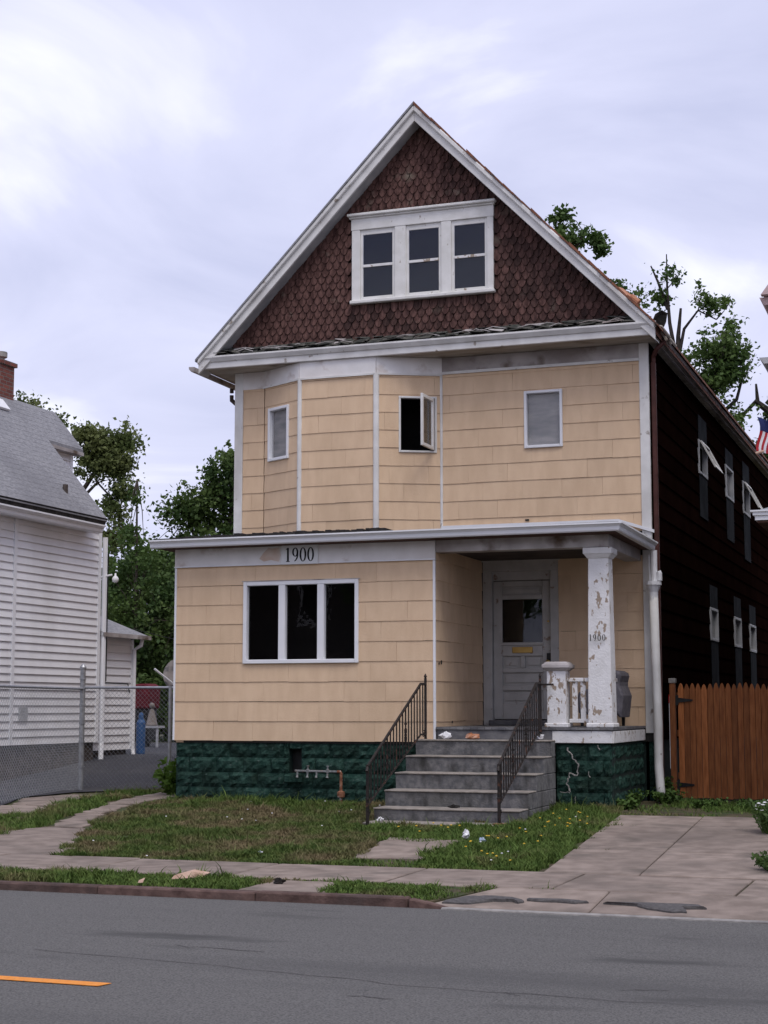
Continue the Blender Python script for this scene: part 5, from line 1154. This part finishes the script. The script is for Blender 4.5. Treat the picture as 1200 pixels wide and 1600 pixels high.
def tree(name, base, limbs, lobes, per, each, spread, size, m, label, group, bark='bark', twigs=True, cat='tree'):
    t = empty(name, base); tag(t, label, cat, group)
    mb = MB()
    for pts, r0, r1 in limbs:
        n = len(pts); mb.tube(pts, [r0 + (r1 - r0) * i / (n - 1) for i in range(n)], 7)
    C, SH = clumps(lobes, per)
    if twigs and len(C):
        A = np.array([p for pts, _, _ in limbs for p in pts[len(pts) // 3:]])
        for c in C[::3]:
            a = A[np.argmin(((A - c) ** 2).sum(1))]; m_ = (a + c) / 2 + rng.normal(0, .08, 3); mb.tube([a, m_, c], [.022, .013, .005], 4, False)
    for a, b in TW: mb.tube([a, b], [.012, .004], 3, False)
    mb.build('trunk', bark, t)
    v, f = leafquads(C, each, spread, size); v2, f2 = leafquads(SH, max(5, each // 6), spread * .42, size); raw('crown', np.concatenate([v, v2]), np.concatenate([f, f2 + len(v)]), m, t, base)
    return t
zg = -.45
# right, behind the house
tree('broken_tree', (3.3, 24, -1), [([(3.2, 24, -1), (3.3, 24, 6), (3.3, 24, 9.9)], .26, .13), ([(3.3, 24, 9.9), (3.1, 24, 11.2), (3.05, 24, 12.2), (3.05, 24, 13.2)], .07, .015), ([(3.3, 24, 9.9), (3.0, 24, 10.9), (2.4, 24, 11.3), (2.0, 24, 11.4)], .065, .025),
      ([(3.3, 24, 9.8), (3.33, 24, 10.8), (3.42, 24, 11.6)], .09, .035), ([(3.35, 24, 10.3), (3.5, 24, 11.0), (3.9, 24, 11.5), (4.4, 24, 11.2)], .055, .02), ([(3.05, 24, 11.6), (2.8, 24, 12.4), (2.6, 24, 12.9)], .05, .02), ([(3.3, 24, 8.0), (4.1, 24, 9.0), (4.5, 24, 10.0), (4.6, 24, 10.8)], .14, .04), ([(4.1, 24, 8.2), (4.9, 24, 8.9), (5.1, 24, 9.6)], .07, .03)],
      [(4.5, 24, 10.5, .75, .7, .9), (4.1, 24, 9.4, .8, .7, .9), (4.9, 24, 10.0, .55, .6, .6), (4.1, 24, 11.6, .25, .3, .5), (4.5, 24, 11.7, .3, .3, .4), (3.9, 24, 10.0, .5, .5, .6), (3.2, 24, 12.5, .22, .2, .18), (2.75, 24, 11.9, .3, .3, .16), (2.2, 24, 11.9, .26, .3, .2), (1.7, 24, 12.4, .18, .2, .25), (4.5, 24, 8.6, .5, .5, .6)],
      37, 64, 0.28, 0.099, 'leaf', 'half-dead tree with bare broken branches rising behind the house roof', 'trees behind the houses', 'darkbark')
tree('maple_tree', (-.6, 25, -1), [([(-.6, 25, -1), (-.5, 25, 8), (-.2, 25, 13.5)], .3, .1), ([(-.2, 25, 13.5), (.5, 25, 14.3), (1.1, 25, 14.0)], .06, .02)],
      [(-.25, 25, 14.75, .30, .35, .34), (.12, 25, 14.25, .30, .35, .25), (.65, 25, 14.15, .36, .3, .14), (1.0, 25, 13.85, .15, .2, .2), (-.4, 25, 14.1, .4, .4, .4)], 57, 68, 0.24, 0.125, 'leaf', 'leafy maple branch tip showing above the right roof slope', 'trees behind the houses')
tree('side_tree', (5.9, 25, -1), [([(6.8, 25, -1), (6.6, 25, 6), (6.0, 25, 8.4), (5.3, 25, 9.0), (4.9, 25, 8.6)], .22, .05), ([(5.6, 25, 8.9), (6.2, 25, 9.6), (6.8, 25, 9.9)], .07, .03), ([(5.35, 25, 9.0), (5.32, 25, 9.5)], .06, .03)],
      [(6.5, 25, 9.9, .4, .4, .4), (6.3, 25, 8.6, .7, .6, .6), (5.9, 25, 7.6, .7, .6, .7), (6.6, 25, 7.2, .8, .6, .8)], 42, 64, 0.28, 0.099, 'leafdark', 'dark tree with a bare forked limb at the right edge behind the flag', 'trees behind the houses', 'darkbark')
for x_, lb_ in ((-6.0, 'unseen round tree added across the road before the dark wooden house'), (8.3, 'unseen round tree added across the road before the brick house'), (20, 'unseen round tree added across the road before the brown house')):  # unseen trees added to show in the panes and screen low sky
    tree('added_street_tree', (x_, -29, -1.05), [([(x_, -29, -1.1), (x_ + .1, -29, 1.5), (x_, -29, 4.5)], .2, .08)], [(x_, -29, 5.2, 2.2, 2.0, 1.9), (x_ + 1.0, -29, 4.2, 1.5, 1.4, 1.2), (x_ - 1.2, -29, 4.4, 1.4, 1.4, 1.3)], 16, 40, .5, .2, 'leafdark', lb_, 'unseen trees added across the road')
# left, behind the white house
tree('leaning_tree', (-17.5, 27, -1), [([(-17.9, 27, -1), (-17.9, 27, 5.5), (-17.4, 27, 7.7), (-16.4, 27, 9.0)], .16, .05), ([(-17.6, 27, 7.3), (-16.8, 27, 8.0), (-16.2, 27, 7.4)], .07, .03)],
      [(-17.1, 27, 9.3, .75, .7, .7), (-16.4, 27, 9.1, .75, .7, .7), (-15.9, 27, 8.4, .5, .6, .8), (-15.95, 27, 7.2, .42, .5, .8), (-16.9, 27, 8.6, .7, .6, .5), (-15.7, 27, 9.4, .25, .4, .45), (-16.0, 27, 6.2, .4, .5, .6)], 59, 83, 0.32, 0.106, 'leafolive', 'olive green tree with a gap in its crown behind the grey roof', 'trees behind the houses')
tree('round_tree', (-21.5, 31, -1), [([(-21.5, 31, -1), (-21.4, 31, 10)], .25, .1)], [(-22.0, 31, 11.2, .7, .7, .6), (-21.5, 31, 10.8, .7, .7, .6)], 42, 76, 0.32, 0.112, 'leafolive', 'small green treetop just right of the brick chimney', 'trees behind the houses')
tree('spire_tree', (-11.5, 20, -.5), [([(-11.5, 20, -.5), (-11.45, 20, 3), (-11.5, 20, 6.9)], .09, .02)],
      [(-11.5, 20, 6.3, .28, .3, .6), (-11.5, 20, 5.3, .55, .5, .6), (-11.9, 20, 4.5, .55, .5, .45), (-11.2, 20, 4.5, .6, .5, .5), (-12.2, 20, 3.4, .5, .5, .5), (-11.6, 20, 3.3, .8, .6, .7)], 37, 49, 0.28, 0.092, 'leaf', 'slender young tree with a pointed top between the two houses', 'trees behind the houses')
tree('dense_maple', (-10.2, 23, -.5), [([(-10, 23, -.5), (-10, 23, 4), (-9.9, 23, 7.2)], .22, .06), ([(-10, 23, 3.5), (-11, 23, 5.2), (-11.4, 23, 6.2)], .1, .04)],
      [(-9.9, 23, 7.2, .8, .8, .9), (-9.3, 23, 6.8, .7, .8, 1.0), (-10.7, 23, 6.3, .9, .8, .7), (-11.6, 23, 6.2, .6, .7, .8), (-10.4, 23, 6.6, .7, .7, .6), (-12.6, 23, 4.6, .9, .8, .9), (-10.5, 23, 5.0, 1.5, 1, 1.0), (-11.6, 23, 4.4, 1.3, 1, .9), (-9.4, 23, 5.2, 1.0, 1, 1.2)], 37, 83, 0.35, 0.106, 'leafdark', 'broad dark maple rising behind the porch roof end', 'trees behind the houses')
tree('hedge_tree', (-12.5, 21.5, -.5), [([(-12.6, 21.5, -.5), (-12.4, 21.5, 3)], .15, .06)],
      [(-12.9, 21.5, 3.0, 1.1, .8, 1.1), (-12.0, 21.6, 2.0, 1.3, .8, 1.4), (-13.2, 21.5, 1.2, 1.2, .8, 1.2), (-12.6, 21.5, 4.2, .6, .6, .5)], 42, 83, 0.32, 0.099, 'leafdark', 'dense dark shrubby tree filling the gap behind the annex', 'trees behind the houses')
tree('hedge_tree', (-10.6, 21, -.5), [([(-10.6, 21.5, -.5), (-10.5, 21.5, 3)], .15, .06)],
      [(-10.8, 21.5, 3.2, 1.2, .9, 1.2), (-10.2, 21.5, 1.8, 1.3, .9, 1.3), (-11.2, 21.5, .8, 1.3, .9, 1.2), (-9.9, 21.5, .5, 1.2, .9, 1.2), (-9.6, 21.5, 3.6, .8, .8, .8)], 42, 83, 0.32, 0.099, 'leafdark', 'dense dark shrubby tree behind the satellite dish', 'trees behind the houses')
tree('hedge_tree', (-9.6, 19, -.5), [([(-9.6, 19.5, -.5), (-9.5, 19.5, 3)], .15, .06)], [(-9.9, 19.5, 2.6, 1.0, .8, 1.2), (-9.2, 19.5, 1.2, 1.2, .8, 1.3), (-10.4, 19.5, .6, 1.0, .8, 1.0), (-10.5, 20, 3.6, 1.0, .8, 1.0), (-11.4, 20, 1.8, 1.0, .8, 1.3)], 60, 76, .32, .1, 'leafdark', 'nearest dark shrubby tree close behind the house corner', 'trees behind the houses')
tree('hedge_tree', (-15.2, 24, -.5), [([(-15.2, 24.5, -.5), (-15.0, 24.5, 3)], .15, .06)], [(-15.2, 24.5, 2.2, 1.3, 1, 1.6), (-14.6, 24.5, 4.4, .7, .7, .8), (-14.2, 24.5, 1.0, 1.2, 1, 1.2)], 37, 76, 0.32, 0.099, 'leafdark', 'dark shrubby tree beyond the annex roof', 'trees behind the houses')
# shrubs and weeds near by
def plant(name, c, r, h, n, size, m, label, flowers=0, cat='plant', group=None):
    t = empty(name, c); tag(t, label, cat, group); mb = MB(); C = []
    for k in range(n):
        a = random.uniform(0, 2 * math.pi); q = r * random.uniform(.2, 1); hh = h * random.uniform(.5, 1)
        tip = (c[0] + q * math.cos(a), c[1] + q * math.sin(a), c[2] + hh); mb.tube([(c[0] + .3 * q * math.cos(a), c[1] + .3 * q * math.sin(a), c[2]), ((c[0] + tip[0]) / 2 + .3 * (tip[0] - c[0]), (c[1] + tip[1]) / 2, c[2] + hh * .6), tip], [.006, .005, .003], 4, False)
        for i in range(4): f_ = .3 + .7 * i / 3; C.append((c[0] + (tip[0] - c[0]) * f_, c[1] + (tip[1] - c[1]) * f_, c[2] + hh * f_))
    mb.build('stems', 'weed', t); v, f = leafquads(C, 7, size * 1.1, size); raw('leaves', v, f, m, t, c)
    if flowers:
        q = MB()
        for _ in range(flowers):
            a = random.uniform(0, 2 * math.pi); rr = r * random.uniform(.3, 1); q.lathe((c[0] + rr * math.cos(a), c[1] + rr * math.sin(a), c[2] + h * random.uniform(.75, 1.05)), [(.006, -.008), (.022, 0), (.014, .008), (.003, .01)], 6)
        q.build('flower_heads', 'flower', t)['kind'] = 'stuff'
    return t
plant('leafy_weed', (-.62, 1.2, hgt(-.6, 1.2)), .28, .5, 14, .09, 'leafbright', 'bright green weed at the fence beside the foundation corner')
plant('leafy_weed', (-.32, 1.4, hgt(-.3, 1.4)), .15, .85, 8, .08, 'leafbright', 'tall thin green weed against the house corner')
plant('flowering_shrub', (8.47, -2.4, hgt(8.4, -2.4)), .30, .36, 46, .035, 'leafdark', 'shrub with white flowers at the driveway edge', 22, 'shrub')
plant('flowering_shrub', (8.84, -5.3, hgt(8.8, -5.3)), .28, .18, 34, .035, 'leaf', 'low plant with a few white flowers at the sidewalk corner', 9, 'shrub')
for k, (x_, y_, r_, h_, lb) in enumerate(((6.28, 1.0, .22, .32, 'weed clump growing at the side of the green porch pier'), (6.62, 1.7, .3, .28, 'weed clump at the foot of the white downspout'), (6.45, 2.42, .2, .5, 'dark weed between downspout and gate post'), (7.3, .9, .25, .16, 'low weed patch in front of the cedar gate'), (8.0, .6, .28, .18, 'low weed patch before the right end of the gate'), (6.35, .3, .2, .2, 'weed at the front corner of the porch pier'))):
    plant('weed_clump', (x_, y_, hgt(x_, y_)), r_, h_ * .6, 26, .038, 'weed', lb, group='weeds round the driveway head')
bpy.context.view_layer.update()
